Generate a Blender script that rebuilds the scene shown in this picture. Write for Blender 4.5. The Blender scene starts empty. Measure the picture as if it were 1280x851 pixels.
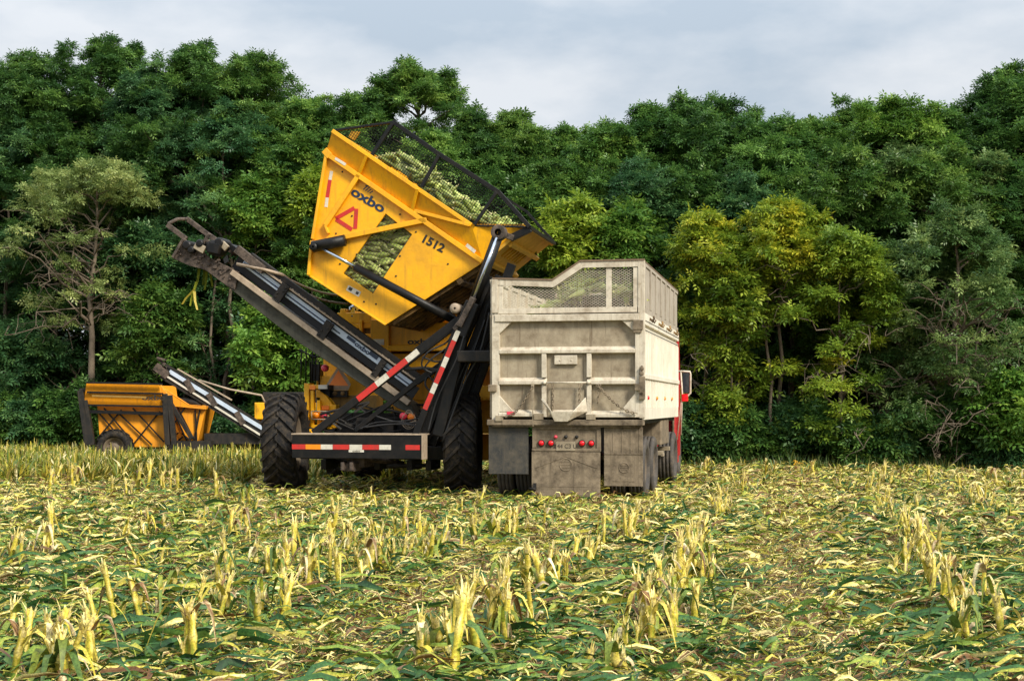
import bpy, math, random
import numpy as np
from mathutils import Vector, Matrix, geometry
R = math.radians
rng = np.random.default_rng(7)
random.seed(7)
sc = bpy.context.scene
col = sc.collection

# ------------------------------------------------------------------ camera, sky, sun, exposure
CAMH, FPX, HOR = 1.6, 1778.0, 506.0          # eye height, focal length and horizon row (1280 wide picture)
cd = bpy.data.cameras.new("camera"); cam = bpy.data.objects.new("camera", cd); col.objects.link(cam)
cam.location = (0, 0, CAMH); cam.rotation_euler = (R(90), 0, 0)
cd.sensor_width = 36; cd.lens = 36 * FPX / 1280; cd.shift_y = (HOR - 425.5) / 1280
cd.clip_end = 3000; cd.clip_start = .05
sc.camera = cam
SUN_AZ, SUN_EL = 138, 38                      # degrees from +Y clockwise
w = bpy.data.worlds.new("World"); sc.world = w; w.use_nodes = True
nt = w.node_tree; N = nt.nodes; LK = nt.links
bg = N["Background"]; bg.inputs[1].default_value = .105
sky = N.new("ShaderNodeTexSky"); sky.sky_type = 'NISHITA'; sky.sun_disc = False
sky.sun_elevation = R(SUN_EL); sky.sun_rotation = R(SUN_AZ)
tc = N.new("ShaderNodeTexCoord"); mp = N.new("ShaderNodeMapping"); mp.inputs[3].default_value = (2.8, 2.8, 7.0)
mp.inputs[1].default_value = (1.3, .2, .5)
LK.new(tc.outputs['Generated'], mp.inputs[0])
nz = N.new("ShaderNodeTexNoise"); nz.inputs['Scale'].default_value = 1.6; nz.inputs['Detail'].default_value = 7
nz.inputs['Roughness'].default_value = .54
LK.new(mp.outputs[0], nz.inputs[0])
cr = N.new("ShaderNodeValToRGB"); e = cr.color_ramp.elements
e[0].position = .38; e[0].color = (3.35, 3.9, 4.5, 1); e[1].position = .60; e[1].color = (5.3, 5.5, 5.75, 1)
LK.new(nz.outputs[0], cr.inputs[0])
mxs = N.new("ShaderNodeMix"); mxs.data_type = 'RGBA'; mxs.inputs[0].default_value = .93
LK.new(sky.outputs[0], mxs.inputs[6]); LK.new(cr.outputs[0], mxs.inputs[7]); sx = N.new("ShaderNodeSeparateXYZ"); LK.new(tc.outputs['Generated'], sx.inputs[0])      # an overcast sky is brighter overhead than at the horizon
zr = N.new("ShaderNodeMapRange"); zr.inputs[1].default_value = .22; zr.inputs[2].default_value = .95; zr.inputs[3].default_value = 1.0; zr.inputs[4].default_value = 2.3
LK.new(sx.outputs[2], zr.inputs[0]); vm = N.new("ShaderNodeVectorMath"); vm.operation = 'SCALE'
LK.new(mxs.outputs[2], vm.inputs[0]); LK.new(zr.outputs[0], vm.inputs['Scale']); LK.new(vm.outputs[0], bg.inputs[0])
sd = bpy.data.lights.new("sun", 'SUN'); sd.energy = 3.5; sd.angle = R(14); sd.color = (1, .93, .8)
so = bpy.data.objects.new("sun", sd); col.objects.link(so)
tosun = Vector((math.sin(R(SUN_AZ)) * math.cos(R(SUN_EL)), math.cos(R(SUN_AZ)) * math.cos(R(SUN_EL)), math.sin(R(SUN_EL))))
so.rotation_euler = tosun.to_track_quat('Z', 'Y').to_euler()
sc.view_settings.view_transform = 'Standard'; sc.view_settings.look = 'None'
sc.view_settings.exposure = 0.56; sc.view_settings.gamma = 1
sc.render.engine = 'CYCLES'
cy = sc.cycles; cy.max_bounces = 6; cy.diffuse_bounces = 3; cy.glossy_bounces = 2; cy.transmission_bounces = 3
cy.transparent_max_bounces = 4; cy.caustics_reflective = False; cy.caustics_refractive = False

# ------------------------------------------------------------------ materials
def _new(name):
    m = bpy.data.materials.new(name); m.use_nodes = True
    t = m.node_tree; return m, t.nodes, t.links, t.nodes["Principled BSDF"]
def _mix(N, L, fac, a, b):
    x = N.new("ShaderNodeMix"); x.data_type = 'RGBA'
    for s, v in ((0, fac), (6, a), (7, b)):
        if isinstance(v, (int, float)): x.inputs[s].default_value = v
        elif isinstance(v, tuple): x.inputs[s].default_value = (*v, 1)
        else: L.new(v, x.inputs[s])
    return x.outputs[2]
def _ramp(N, L, src, p0, p1):
    r = N.new("ShaderNodeMapRange"); r.inputs[1].default_value = p0; r.inputs[2].default_value = p1
    L.new(src, r.inputs[0]); return r.outputs[0]
def _noise(N, L, scale, detail=4, mapscale=None, coord='Object', rough=.6):
    t = N.new("ShaderNodeTexCoord"); n = N.new("ShaderNodeTexNoise")
    n.inputs['Scale'].default_value = scale; n.inputs['Detail'].default_value = detail
    n.inputs['Roughness'].default_value = rough
    if mapscale:
        m = N.new("ShaderNodeMapping"); m.inputs[3].default_value = mapscale
        L.new(t.outputs[coord], m.inputs[0]); L.new(m.outputs[0], n.inputs[0])
    else: L.new(t.outputs[coord], n.inputs[0])
    return n.outputs[0]
def _math(N, L, op, a, b):
    m = N.new("ShaderNodeMath"); m.operation = op; m.use_clamp = True
    for i, v in enumerate((a, b)):
        if isinstance(v, (int, float)): m.inputs[i].default_value = v
        else: L.new(v, m.inputs[i])
    return m.outputs[0]
def _mathu(N, L, a, b):
    m = N.new('ShaderNodeMath'); m.operation = 'MULTIPLY'; L.new(a, m.inputs[0]); L.new(b, m.inputs[1]); return m.outputs[0]
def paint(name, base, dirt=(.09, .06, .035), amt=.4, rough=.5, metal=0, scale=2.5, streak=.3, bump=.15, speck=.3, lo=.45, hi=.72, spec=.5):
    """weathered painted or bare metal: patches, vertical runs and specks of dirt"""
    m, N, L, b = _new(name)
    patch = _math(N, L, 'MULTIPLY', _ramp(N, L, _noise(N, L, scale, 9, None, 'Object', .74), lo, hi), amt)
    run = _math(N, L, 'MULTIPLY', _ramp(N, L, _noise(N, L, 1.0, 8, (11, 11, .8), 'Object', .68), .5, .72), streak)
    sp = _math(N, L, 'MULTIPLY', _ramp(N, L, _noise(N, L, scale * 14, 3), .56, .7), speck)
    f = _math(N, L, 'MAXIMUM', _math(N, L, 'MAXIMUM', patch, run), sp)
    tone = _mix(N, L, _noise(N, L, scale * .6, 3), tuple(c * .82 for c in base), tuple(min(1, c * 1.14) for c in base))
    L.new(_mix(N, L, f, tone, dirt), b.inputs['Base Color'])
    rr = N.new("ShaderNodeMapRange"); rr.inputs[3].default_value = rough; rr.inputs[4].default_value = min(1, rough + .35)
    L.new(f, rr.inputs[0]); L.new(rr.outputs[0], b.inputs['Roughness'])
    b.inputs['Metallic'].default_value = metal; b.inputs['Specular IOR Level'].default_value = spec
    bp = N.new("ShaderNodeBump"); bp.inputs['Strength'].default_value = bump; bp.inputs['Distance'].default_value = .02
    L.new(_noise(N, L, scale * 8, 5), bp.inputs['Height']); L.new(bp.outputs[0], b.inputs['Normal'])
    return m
def plain(name, c, rough=.5, metal=0, emit=0):
    m, N, L, b = _new(name)
    L.new(_mix(N, L, _noise(N, L, 18, 4), tuple(x * .8 for x in c), tuple(min(1, x * 1.12) for x in c)), b.inputs['Base Color'])
    b.inputs['Roughness'].default_value = rough; b.inputs['Metallic'].default_value = metal
    if emit: b.inputs['Emission Color'].default_value = (*c, 1); b.inputs['Emission Strength'].default_value = emit
    return m
def leafmat(name, stops, rough=.45, transl=.3, objvar=.12, spec=.4, grain=0):
    """leaf colour picked per leaf from the attribute 'rnd'"""
    m, N, L, b = _new(name)
    a = N.new("ShaderNodeAttribute"); a.attribute_name = 'rnd'
    cr = N.new("ShaderNodeValToRGB"); el = cr.color_ramp.elements
    while len(el) < len(stops): el.new(.5)
    for x, (p, c) in zip(el, stops): x.position = p; x.color = (*c, 1)
    L.new(a.outputs['Fac'], cr.inputs[0])
    oi = N.new("ShaderNodeObjectInfo"); hs = N.new("ShaderNodeHueSaturation")
    mr = N.new("ShaderNodeMapRange"); mr.inputs[3].default_value = 1 - objvar; mr.inputs[4].default_value = 1 + objvar
    L.new(oi.outputs['Random'], mr.inputs[0]); L.new(mr.outputs[0], hs.inputs['Value']); L.new(cr.outputs[0], hs.inputs['Color'])
    if grain:                                                    # fibres and blemishes of the cut leaf
        g1 = N.new("ShaderNodeMapRange"); g1.inputs[1].default_value = .35; g1.inputs[2].default_value = .65; g1.inputs[3].default_value = 1 - grain; g1.inputs[4].default_value = 1 + grain
        L.new(_noise(N, L, 55, 5, None, 'Object', .7), g1.inputs[0]); g2 = _mathu(N, L, mr.outputs[0], g1.outputs[0]); L.new(g2, hs.inputs['Value'])
    L.new(hs.outputs[0], b.inputs['Base Color']); b.inputs['Roughness'].default_value = rough
    b.inputs['Specular IOR Level'].default_value = spec
    if transl:
        t = N.new("ShaderNodeBsdfTranslucent"); L.new(hs.outputs[0], t.inputs[0])
        x = N.new("ShaderNodeMixShader"); x.inputs[0].default_value = transl
        L.new(b.outputs[0], x.inputs[1]); L.new(t.outputs[0], x.inputs[2]); L.new(x.outputs[0], N["Material Output"].inputs[0])
    return m
M = {}
M['yellow'] = paint('yellow_paint', (.92, .43, .002), (.38, .18, .02), .6, .42, scale=1.3, streak=.65, bump=.25, speck=.22)
M['yellow_old'] = paint('yellow_paint_worn', (.70, .36, .012), (.20, .10, .03), .6, .5, scale=1.6, streak=.5, speck=.25)
M['yellow_far'] = paint('orange_yellow_paint', (.80, .31, .004), (.30, .10, .015), .45, .5, scale=1.6, streak=.6, speck=.2)
M['olive'] = paint('muddy_yellow_paint', (.30, .17, .03), (.06, .04, .02), .8, .6, scale=2, streak=.8)
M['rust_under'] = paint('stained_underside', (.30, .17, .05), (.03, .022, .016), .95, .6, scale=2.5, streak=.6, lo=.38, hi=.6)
M['black'] = paint('black_paint', (.006, .0065, .007), (.04, .030, .022), .45, .4, scale=5, streak=.35, speck=.3, spec=.25)
M['dark'] = paint('dark_steel', (.014, .014, .014), (.075, .055, .036), .55, .55, scale=6, streak=.5, spec=.25)
M['chrome'] = plain('polished_rod', (.55, .60, .66), .16, 1)
M['belt'] = paint('rubber_belt', (.008, .008, .009), (.04, .035, .03), .3, .6)
M['greyside'] = paint('grey_green_panel', (.060, .058, .040), (.018, .016, .012), .8, .6, scale=5, streak=.8, speck=.5)
M['tan'] = paint('dusty_flange', (.40, .31, .22), (.14, .09, .055), .7, .6, scale=7)
M['bluewhite'] = paint('pale_blue_tube', (.50, .58, .68), (.16, .24, .38), .25, .35, scale=5, streak=.3)
M['headmetal'] = paint('muddy_steel', (.12, .085, .062), (.02, .016, .013), .9, .6, scale=9, streak=.6, bump=.5, lo=.4, hi=.6)
M['tyre'] = paint('tyre_rubber', (.010, .010, .011), (.105, .080, .052), .75, .75, scale=9, streak=.2, bump=.4, spec=.2)
M['tyre_dusty'] = paint('dusty_tyre_rubber', (.045, .04, .036), (.17, .135, .10), .7, .75, scale=5, streak=.4, bump=.4)
M['rim'] = paint('dirty_wheel_rim', (.16, .12, .08), (.05, .04, .03), .6, .6, scale=6)
M['red'] = paint('red_reflective_tape', (.56, .025, .018), (.10, .04, .03), .6, .4, scale=8)
M['white'] = paint('white_reflective_tape', (.66, .62, .52), (.22, .17, .12), .6, .45, scale=8)
M['amber'] = plain('amber_lens', (.9, .26, .01), .3)
M['orange'] = plain('fluorescent_orange', (1, .24, .02), .45)
M['pink'] = plain('faded_red_lens', (.75, .06, .10), .3)
M['redlens'] = plain('red_lens', (.75, .012, .02), .18)
M['navy'] = plain('navy_lettering', (.01, .025, .06), .4)
M['ink'] = plain('dark_lettering', (.02, .018, .014), .5)
M['alu'] = paint('dusty_aluminium', (.39, .325, .225), (.10, .062, .03), .85, .5, .05, scale=2.4, streak=.9, speck=.45, lo=.40, hi=.70)
M['alu_light'] = paint('bright_aluminium_frame', (.63, .56, .44), (.19, .125, .065), .85, .5, .03, scale=4, streak=.7, speck=.25)
M['alu_side'] = paint('cream_side_panel', (.80, .74, .61), (.34, .26, .16), .45, .5, 0, scale=1.8, streak=.5, speck=.15)
M['plank'] = paint('grey_weathered_boards', (.40, .35, .28), (.16, .12, .08), .7, .7, scale=3, streak=.9)
M['wood_cap'] = paint('brown_top_cap', (.20, .13, .08), (.08, .05, .03), .6, .7, scale=5)
M['flap'] = paint('black_mud_flap', (.030, .030, .028), (.15, .12, .08), .6, .6, scale=4, streak=.5, lo=.42, hi=.7)
M['mudplate'] = paint('mud_caked_plate', (.26, .20, .13), (.045, .032, .02), .9, .7, scale=4.5, streak=.9, speck=.5, lo=.4, hi=.66)
M['cabred'] = paint('red_cab_paint', (.55, .02, .03), (.12, .05, .04), .3, .3, scale=2)
M['glass'] = plain('dark_glass', (.03, .04, .05), .08)
M['bark'] = paint('bark', (.17, .13, .09), (.05, .04, .03), .8, .85, scale=5, bump=.7, streak=.5)
M['barkdark'] = paint('dark_bark', (.07, .055, .04), (.03, .025, .02), .7, .9, scale=5, bump=.7)
M['twig'] = paint('bare_twig', (.25, .19, .14), (.10, .08, .06), .6, .85, scale=8)

# ------------------------------------------------------------------ mesh helpers
class MB:
    def __init__(s): s.v = []; s.f = []; s.m = []; s.sm = []
    def add(s, vs, fs, mi=0, smooth=False):
        o = len(s.v); s.v += [tuple(p) for p in vs]
        for f in fs: s.f.append(tuple(i + o for i in f)); s.m.append(mi); s.sm.append(smooth)
    def box(s, x0, x1, y0, y1, z0, z1, mi=0):
        if x0 > x1: x0, x1 = x1, x0
        if y0 > y1: y0, y1 = y1, y0
        if z0 > z1: z0, z1 = z1, z0
        v = [(x, y, z) for z in (z0, z1) for y in (y0, y1) for x in (x0, x1)]
        s.add(v, [(0, 2, 3, 1), (4, 5, 7, 6), (0, 1, 5, 4), (2, 6, 7, 3), (0, 4, 6, 2), (1, 3, 7, 5)], mi)
    def bar(s, p, q, w, h=None, mi=0, up=(0, 1, 0)):
        """square bar from p to q; w across, h along 'up'"""
        h = h or w; p = Vector(p); q = Vector(q); d = (q - p).normalized(); u = Vector(up)
        a = d.cross(u)
        if a.length < 1e-4: a = d.cross(Vector((1, 0, 0)))
        a.normalize(); u = a.cross(d).normalized()
        v = [c + a * (i * w / 2) + u * (j * h / 2) for c in (p, q) for i, j in ((-1, -1), (1, -1), (1, 1), (-1, 1))]
        s.add(v, [(0, 1, 2, 3)[::-1], (4, 5, 6, 7), (0, 1, 5, 4), (1, 2, 6, 5), (2, 3, 7, 6), (3, 0, 4, 7)], mi)
    def tube(s, pts, r, n=8, mi=0, cap=True):
        pts = [Vector(p) for p in pts]; k = len(pts)
        rs = r if isinstance(r, (list, tuple)) else [r] * k
        v = []; ref = None
        for i, p in enumerate(pts):
            d = (pts[min(i + 1, k - 1)] - pts[max(i - 1, 0)]).normalized()
            if ref is None: ref = d.orthogonal().normalized()
            ref = (ref - d * ref.dot(d))
            ref = ref.normalized() if ref.length > 1e-5 else d.orthogonal().normalized()
            b = d.cross(ref)
            for j in range(n):
                a = 2 * math.pi * j / n; v.append(p + (ref * math.cos(a) + b * math.sin(a)) * rs[i])
        f = [(i * n + j, i * n + (j + 1) % n, (i + 1) * n + (j + 1) % n, (i + 1) * n + j) for i in range(k - 1) for j in range(n)]
        if cap: f += [tuple(range(n))[::-1], tuple((k - 1) * n + j for j in range(n))]
        s.add(v, f, mi, n > 4)
    def lathe(s, prof, c, axis='x', n=40, mi=0):
        """prof: (offset along axis, radius)"""
        c = Vector(c); v = []; k = len(prof)
        for i in range(n):
            a = 2 * math.pi * i / n; ca, sa = math.cos(a), math.sin(a)
            for o, r in prof:
                d = {'x': (o, r * ca, r * sa), 'y': (r * ca, o, r * sa), 'z': (r * ca, r * sa, o)}[axis]
                v.append(c + Vector(d))
        f = [(i * k + j, i * k + j + 1, ((i + 1) % n) * k + j + 1, ((i + 1) % n) * k + j) for i in range(n) for j in range(k - 1)]
        s.add(v, f, mi, True)
    def plate(s, outer, y0, y1, holes=(), mi=0):
        """polygon in x,z (with holes) given a thickness along y; y0 may be a function of (x,z)"""
        fy0 = y0 if callable(y0) else (lambda x, z: y0)
        t = y1 if callable(y0) else y1 - y0
        loops = [outer] + list(holes); flat = [p for lp in loops for p in lp]
        tri = geometry.tessellate_polygon([[Vector((p[0], p[1], 0)) for p in lp] for lp in loops])
        n = len(flat)
        v = [(x, fy0(x, z), z) for x, z in flat] + [(x, fy0(x, z) + t, z) for x, z in flat]
        f = []
        for a, b, c in tri:
            (x1, z1), (x2, z2), (x3, z3) = flat[a], flat[b], flat[c]
            if (x2 - x1) * (z3 - z1) - (x3 - x1) * (z2 - z1) < 0: b, c = c, b
            f.append((a, b, c)); f.append((a + n, c + n, b + n))
        o = 0
        for lp in loops:
            k = len(lp)
            for i in range(k): a, b = o + i, o + (i + 1) % k; f.append((a, a + n, b + n, b))
            o += k
        s.add(v, f, mi)
    def build_each(s, name, mats, parent=None, bevel=0):
        """every separate piece becomes an object of its own"""
        p = list(range(len(s.v)))
        def find(i):
            while p[i] != i: p[i] = p[p[i]]; i = p[i]
            return i
        for f in s.f:
            for i in f[1:]: p[find(i)] = find(f[0])
        grp = {}
        for k, f in enumerate(s.f): grp.setdefault(find(f[0]), []).append(k)
        out = []
        for ks in grp.values():
            m = MB(); idx = {}
            for k in ks:
                for i in s.f[k]:
                    if i not in idx: idx[i] = len(m.v); m.v.append(s.v[i])
                m.f.append(tuple(idx[i] for i in s.f[k])); m.m.append(s.m[k]); m.sm.append(s.sm[k])
            out.append(m.build(name, mats, parent, bevel))
        return out
    def build(s, name, mats, parent=None, bevel=0, label=None):
        me = bpy.data.meshes.new(name); me.from_pydata(s.v, [], s.f); me.update()
        for m in (mats if isinstance(mats, (list, tuple)) else [mats]): me.materials.append(m)
        me.polygons.foreach_set('material_index', s.m); me.polygons.foreach_set('use_smooth', s.sm)
        me.validate()
        o = bpy.data.objects.new(name, me); col.objects.link(o)
        if parent: o.parent = parent
        if label: o['label'] = label
        if bevel:
            b = o.modifiers.new('bevel', 'BEVEL'); b.width = bevel; b.segments = 2; b.limit_method = 'ANGLE'
        return o
def tag(o, label=None, cat=None, group=None, kind=None):
    for k, v in (('label', label), ('category', cat), ('group', group), ('kind', kind)):
        if v: o[k] = v
    return o
def empty(name, loc, rz=0, rx=0, ry=0):
    o = bpy.data.objects.new(name, None); col.objects.link(o); o.location = loc; o.rotation_euler = (rx, ry, rz)
    o.empty_display_size = .2; return o
def npmesh(name, V, F, mats, parent=None, rnd=None, smooth=False):
    """mesh from numpy arrays; F is (n,4) or (n,3); rnd a value per vertex"""
    me = bpy.data.meshes.new(name); k = F.shape[1]
    me.vertices.add(len(V)); me.vertices.foreach_set('co', np.ascontiguousarray(V, np.float32).ravel())
    me.loops.add(F.size); me.loops.foreach_set('vertex_index', np.ascontiguousarray(F, np.int32).ravel())
    me.polygons.add(len(F)); me.polygons.foreach_set('loop_start', np.arange(0, F.size, k, dtype=np.int32))
    if smooth: me.polygons.foreach_set('use_smooth', np.ones(len(F), bool))
    if rnd is not None:
        a = me.attributes.new('rnd', 'FLOAT', 'POINT'); a.data.foreach_set('value', np.ascontiguousarray(rnd, np.float32))
    me.update(calc_edges=True)
    for m in (mats if isinstance(mats, (list, tuple)) else [mats]): me.materials.append(m)
    o = bpy.data.objects.new(name, me); col.objects.link(o)
    if parent: o.parent = parent
    return o
def text(name, s, size, mat, parent, loc, tilt=0, bold=.0, sx=1, depth=.004):
    """lettering that stands on a face looking towards -y of its parent, turned by 'tilt' within that face"""
    cu = bpy.data.curves.new(name, 'FONT'); cu.body = s; cu.size = size; cu.align_x = 'CENTER'; cu.align_y = 'CENTER'
    cu.extrude = depth; cu.offset = bold
    t = bpy.data.objects.new(name, cu); col.objects.link(t)
    dg = bpy.context.evaluated_depsgraph_get(); dg.update()
    me = bpy.data.meshes.new_from_object(t.evaluated_get(dg)); bpy.data.objects.remove(t)
    me.name = name; me.materials.clear(); me.materials.append(mat)
    mt = Matrix.Translation(loc) @ Matrix.Rotation(-tilt, 4, 'Y') @ Matrix.Rotation(R(90), 4, 'X') @ Matrix.Diagonal((sx, 1, 1, 1))
    me.transform(mt)
    o = bpy.data.objects.new(name, me); col.objects.link(o); o.parent = parent; return o
def clip_lines(poly, ang, step, off=0):
    """parallel lines at angle ang clipped to a polygon in x,z"""
    d = (math.cos(ang), math.sin(ang)); n = (-d[1], d[0]); out = []
    pr = [p[0] * n[0] + p[1] * n[1] for p in poly]
    c = math.ceil((min(pr) + off) / step) * step - off
    while c < max(pr):
        hit = []
        for i in range(len(poly)):
            a, b = poly[i], poly[(i + 1) % len(poly)]; pa, pb = pr[i] - c, pr[(i + 1) % len(poly)] - c
            if pa * pb < 0:
                t = pa / (pa - pb); x, z = a[0] + (b[0] - a[0]) * t, a[1] + (b[1] - a[1]) * t
                hit.append((x * d[0] + z * d[1], x, z))
        hit.sort()
        for i in range(0, len(hit) - 1, 2): out.append(((hit[i][1], hit[i][2]), (hit[i + 1][1], hit[i + 1][2])))
        c += step
    return out
def wires(mb, poly, y, angs, step, r, mi=0):
    for k, a in enumerate(angs):
        for p, q in clip_lines(poly, a, step): mb.bar((p[0], y + k * r, p[1]), (q[0], y + k * r, q[1]), r, r * .8, mi)
class Frame:
    """a machine's own axes: x right, y forward, z up; turns a picture position on one of its upright planes into a point"""
    def __init__(s, ox, oy, th): s.ox, s.oy, s.th = ox, oy, th
    def p(s, px, py, Y=0):
        u, v = (px - 640) / FPX, (HOR - py) / FPX; sn, cs = math.sin(s.th), math.cos(s.th)
        t = (Y + s.ox * sn + s.oy * cs) / (u * sn + cs)
        return Vector(((t * u - s.ox) * cs - (t - s.oy) * sn, Y, CAMH + t * v))
    def q(s, px, py, Y=0): a = s.p(px, py, Y); return (a.x, a.z)
    def world(s, x, y): return (s.ox + x * math.cos(s.th) + y * math.sin(s.th), s.oy - x * math.sin(s.th) + y * math.cos(s.th))
HEAD = R(11.6)
HF = Frame(-2.505, 25.75, HEAD); TF = Frame(.88, 23.54, HEAD)

def tyre_mb(c, r, wd, lugs=0, lug_h=.045, groove=False, mi=0):
    mb = MB(); h = wd / 2
    prof = [(-h * .55, r * .60), (-h * .96, r * .66), (-h, r * .82), (-h * .93, r * .94), (-h * .8, r * .985)]
    if groove:
        for k in (-.45, 0, .45): prof += [(h * (k - .06), r), (h * (k - .05), r * .97), (h * (k + .05), r * .97), (h * (k + .06), r)]
    else: prof += [(0, r)]
    prof += [(h * .8, r * .985), (h * .93, r * .94), (h, r * .82), (h * .96, r * .66), (h * .55, r * .60)]
    mb.lathe(prof, c, 'x', 56, mi)
    for i in range(lugs):
        for sgn in (-1, 1):
            a0 = 2 * math.pi * (i + (.5 if sgn > 0 else 0)) / lugs; vs = []; K = 6
            for j in range(K):
                t = j / (K - 1); x = sgn * h * (-.06 + 1.03 * t); a = a0 - .34 * t; da = .055 - .012 * t
                ro = (r + lug_h) if t < .85 else (r * .985 + lug_h * .5); ri = r * .95 - (.09 * r if t > .95 else 0)
                for aa, rr in ((a - da, ri), (a - da * .7, ro), (a + da * .7, ro), (a + da, ri)):
                    vs.append((c[0] + x, c[1] + rr * math.sin(aa), c[2] + rr * math.cos(aa)))
            fs = []
            for j in range(K - 1):
                for q in range(3): fs.append((j * 4 + q, j * 4 + q + 1, j * 4 + q + 5, j * 4 + q + 4))
            fs += [(0, 1, 2, 3), tuple((K - 1) * 4 + q for q in (3, 2, 1, 0))]
            mb.add(vs, fs, mi)
    return mb
def rim_mb(c, r, wd, side=1):
    mb = MB(); h = wd / 2 * side
    mb.lathe([(h * .62, r * .61), (h * .60, r * .52), (h * .2, r * .48), (h * .15, r * .3), (h * .3, r * .24), (h * .38, r * .12), (h * .38, .001)], c, 'x', 36)
    for k in range(8):
        a = k * math.pi / 4; mb.lathe([(h * .15, .02), (h * .3, .02), (h * .3, .001)], (c[0], c[1] + math.sin(a) * r * .38, c[2] + math.cos(a) * r * .38), 'x', 8)
    return mb
def wheel(parent, c, r, wd, lugs=0, side=1, tm='tyre', rm='rim', groove=False):
    t = tyre_mb(c, r, wd, lugs, groove=groove).build('wheel', M[tm], parent)
    rim_mb(c, r, wd, side).build('rim', M[rm], t); return t
def link_chain(mb, pts, ln=.055, r=.006):
    """a chain of oval links along a path"""
    P = [Vector(p) for p in pts]; tot = sum((P[i + 1] - P[i]).length for i in range(len(P) - 1)); n = int(tot / (ln * .75)); k = 0
    for i in range(n):
        s = tot * i / n; j = 0
        while j < len(P) - 2 and s > (P[j + 1] - P[j]).length: s -= (P[j + 1] - P[j]).length; j += 1
        d = (P[j + 1] - P[j]).normalized(); c = P[j] + d * s
        a = Vector((0, 1, 0)) if i % 2 else d.cross(Vector((0, 1, 0))).normalized()
        ring = [c + d * (math.cos(t) * ln / 2) + a * (math.sin(t) * ln * .3) for t in [2 * math.pi * q / 8 for q in range(9)]]
        mb.tube(ring, r, 5, cap=False)

# ================================================================== THE RAISED-HOPPER HARVESTER
H = empty('corn_harvester', (HF.ox, HF.oy, 0), -HEAD)
tag(H, 'big yellow corn harvester with its hopper raised and tipped towards the truck', 'harvester')
P, Q = HF.p, HF.q
TW = .60
for sx in (-1.67, 1.67):
    wh = wheel(H, (0, 0, 0), .88, TW, 24, 1, 'tyre'); wh.location = (sx, 0, .90); wh.rotation_euler = (0, 0, R(9))   # steered a little
wheel(H, (P(430, 560, 3.6).x, 3.6, .70), .68, .5, 20, 1)
wheel(H, (P(462, 560, 3.6).x, 3.6, .70), .68, .36, 20, 1)
# --- chassis
a = MB(); a.box(-1.35, 1.35, -.14, .14, .62, .86); a.box(-.62, -.42, -1.0, 6, .70, .95); a.box(.42, .62, -1.0, 6, .70, .95)
a.box(-1.3, 1.3, 1.6, 1.8, .7, .9)
for x in (-.9, -.35, .1, .7, 1.05): a.box(x, x + .1, -.3, .4, .44, .62)
a.tube([(-1.0, .3, .62), (-.3, .1, .5), (.4, .3, .56)], .05); a.tube([(.3, -.2, .5), (1.2, .1, .52)], .04)
a.build('axle_frame', M['dark'], H, .01)
a = MB(); x0, z0 = Q(438, 582, -1.0)
a.box(x0 - .12, x0 + .12, -1.12, -.7, z0 - .09, z0 + .05); a.box(x0 - .1, x0 + .22, -.9, -.2, z0 - .03, z0 + .13); a.tube([(x0 + .2, -.6, z0 + .1), (x0 + .6, .2, z0 + .0)], .05)
for dx in (-.1, .06): a.box(x0 + dx, x0 + dx + .05, -1.24, -1.1, z0 - .07, z0 + .07)
a.build('hitch', M['headmetal'], H, .008)
# engine block and clutter between the wheels
a = MB()
a.box(-1.0, 1.2, 1.0, 1.5, .95, 1.45); a.box(-.4, .5, .5, 1.0, .9, 1.25)
for i in range(26):
    x = rng.uniform(-.7, 1.3); z = rng.uniform(.95, 1.5); y = rng.uniform(.1, .9)
    a.tube([(x, y, z), (x + rng.uniform(-.5, .5), y + .1, z + rng.uniform(-.1, .25)), (x + rng.uniform(-.9, .9), y, z + rng.uniform(-.2, .2))], rng.uniform(.012, .03), 6)
for i in range(10):
    x = rng.uniform(-.6, 1.3); z = rng.uniform(1.0, 1.4); a.box(x, x + rng.uniform(.1, .3), .2, .45, z, z + rng.uniform(.08, .2))
a.build('engine_plumbing', M['dark'], H, .006)
# --- rear bumper with reflective tape
Yb = -1.25
xl, zt = Q(365, 543, Yb); xr, zb = Q(527, 575, Yb)
bz0, bz1 = zb + .02, zt
b = MB(); b.box(xl, xr, Yb, Yb + .06, bz0, bz1); b.box(xl, xr, Yb + .06, Yb + .5, bz1 - .05, bz1 - .01); b.box(xl, xr, Yb + .06, Yb + .4, bz0, bz0 + .04)
bump = b.build('bumper', M['black'], H, .008)
b = MB(); b.box(xl - .01, xr + .015, Yb - .012, Yb + .52, bz1, bz1 + .022); b.box(xr + .002, xr + .02, Yb - .012, Yb + .3, bz0 - .01, bz1)
b.build('step_plate', M['tan'], bump)
tz0 = Q(446, 561, Yb)[1] - .01; tz1 = tz0 + .085; xx = lambda px: Q(px, 555, Yb)[0]
for p0, p1, m in ((365, 382, 'red'), (382, 401, 'amber'), (401, 416, 'white'), (416, 437, 'red'), (437, 453, 'white'), (453, 474, 'red'), (474, 489, 'white'), (507, 525, 'red')):
    t = MB(); t.box(xx(p0), xx(p1) - .004, Yb - .004, Yb - .0005, tz0, tz1); t.build('reflective_tape', M[m], bump)
t = MB(); t.box(xx(436), xx(455), Yb - .007, Yb - .0045, tz0 - .045, tz0 - .004)
np_ = t.build('nameplate', M['white'], bump); text('lettering', 'oxbo', .045, M['ink'], np_, Vector(((xx(436) + xx(455)) / 2, Yb - .0085, tz0 - .026)), sx=1.5, depth=.001)
b = MB()
for x in (xl + .3, xr - .35): b.box(x, x + .14, Yb + .05, -.1, .72, .9)
b.build_each('bumper_bracket', M['black'], H, .01)

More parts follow.
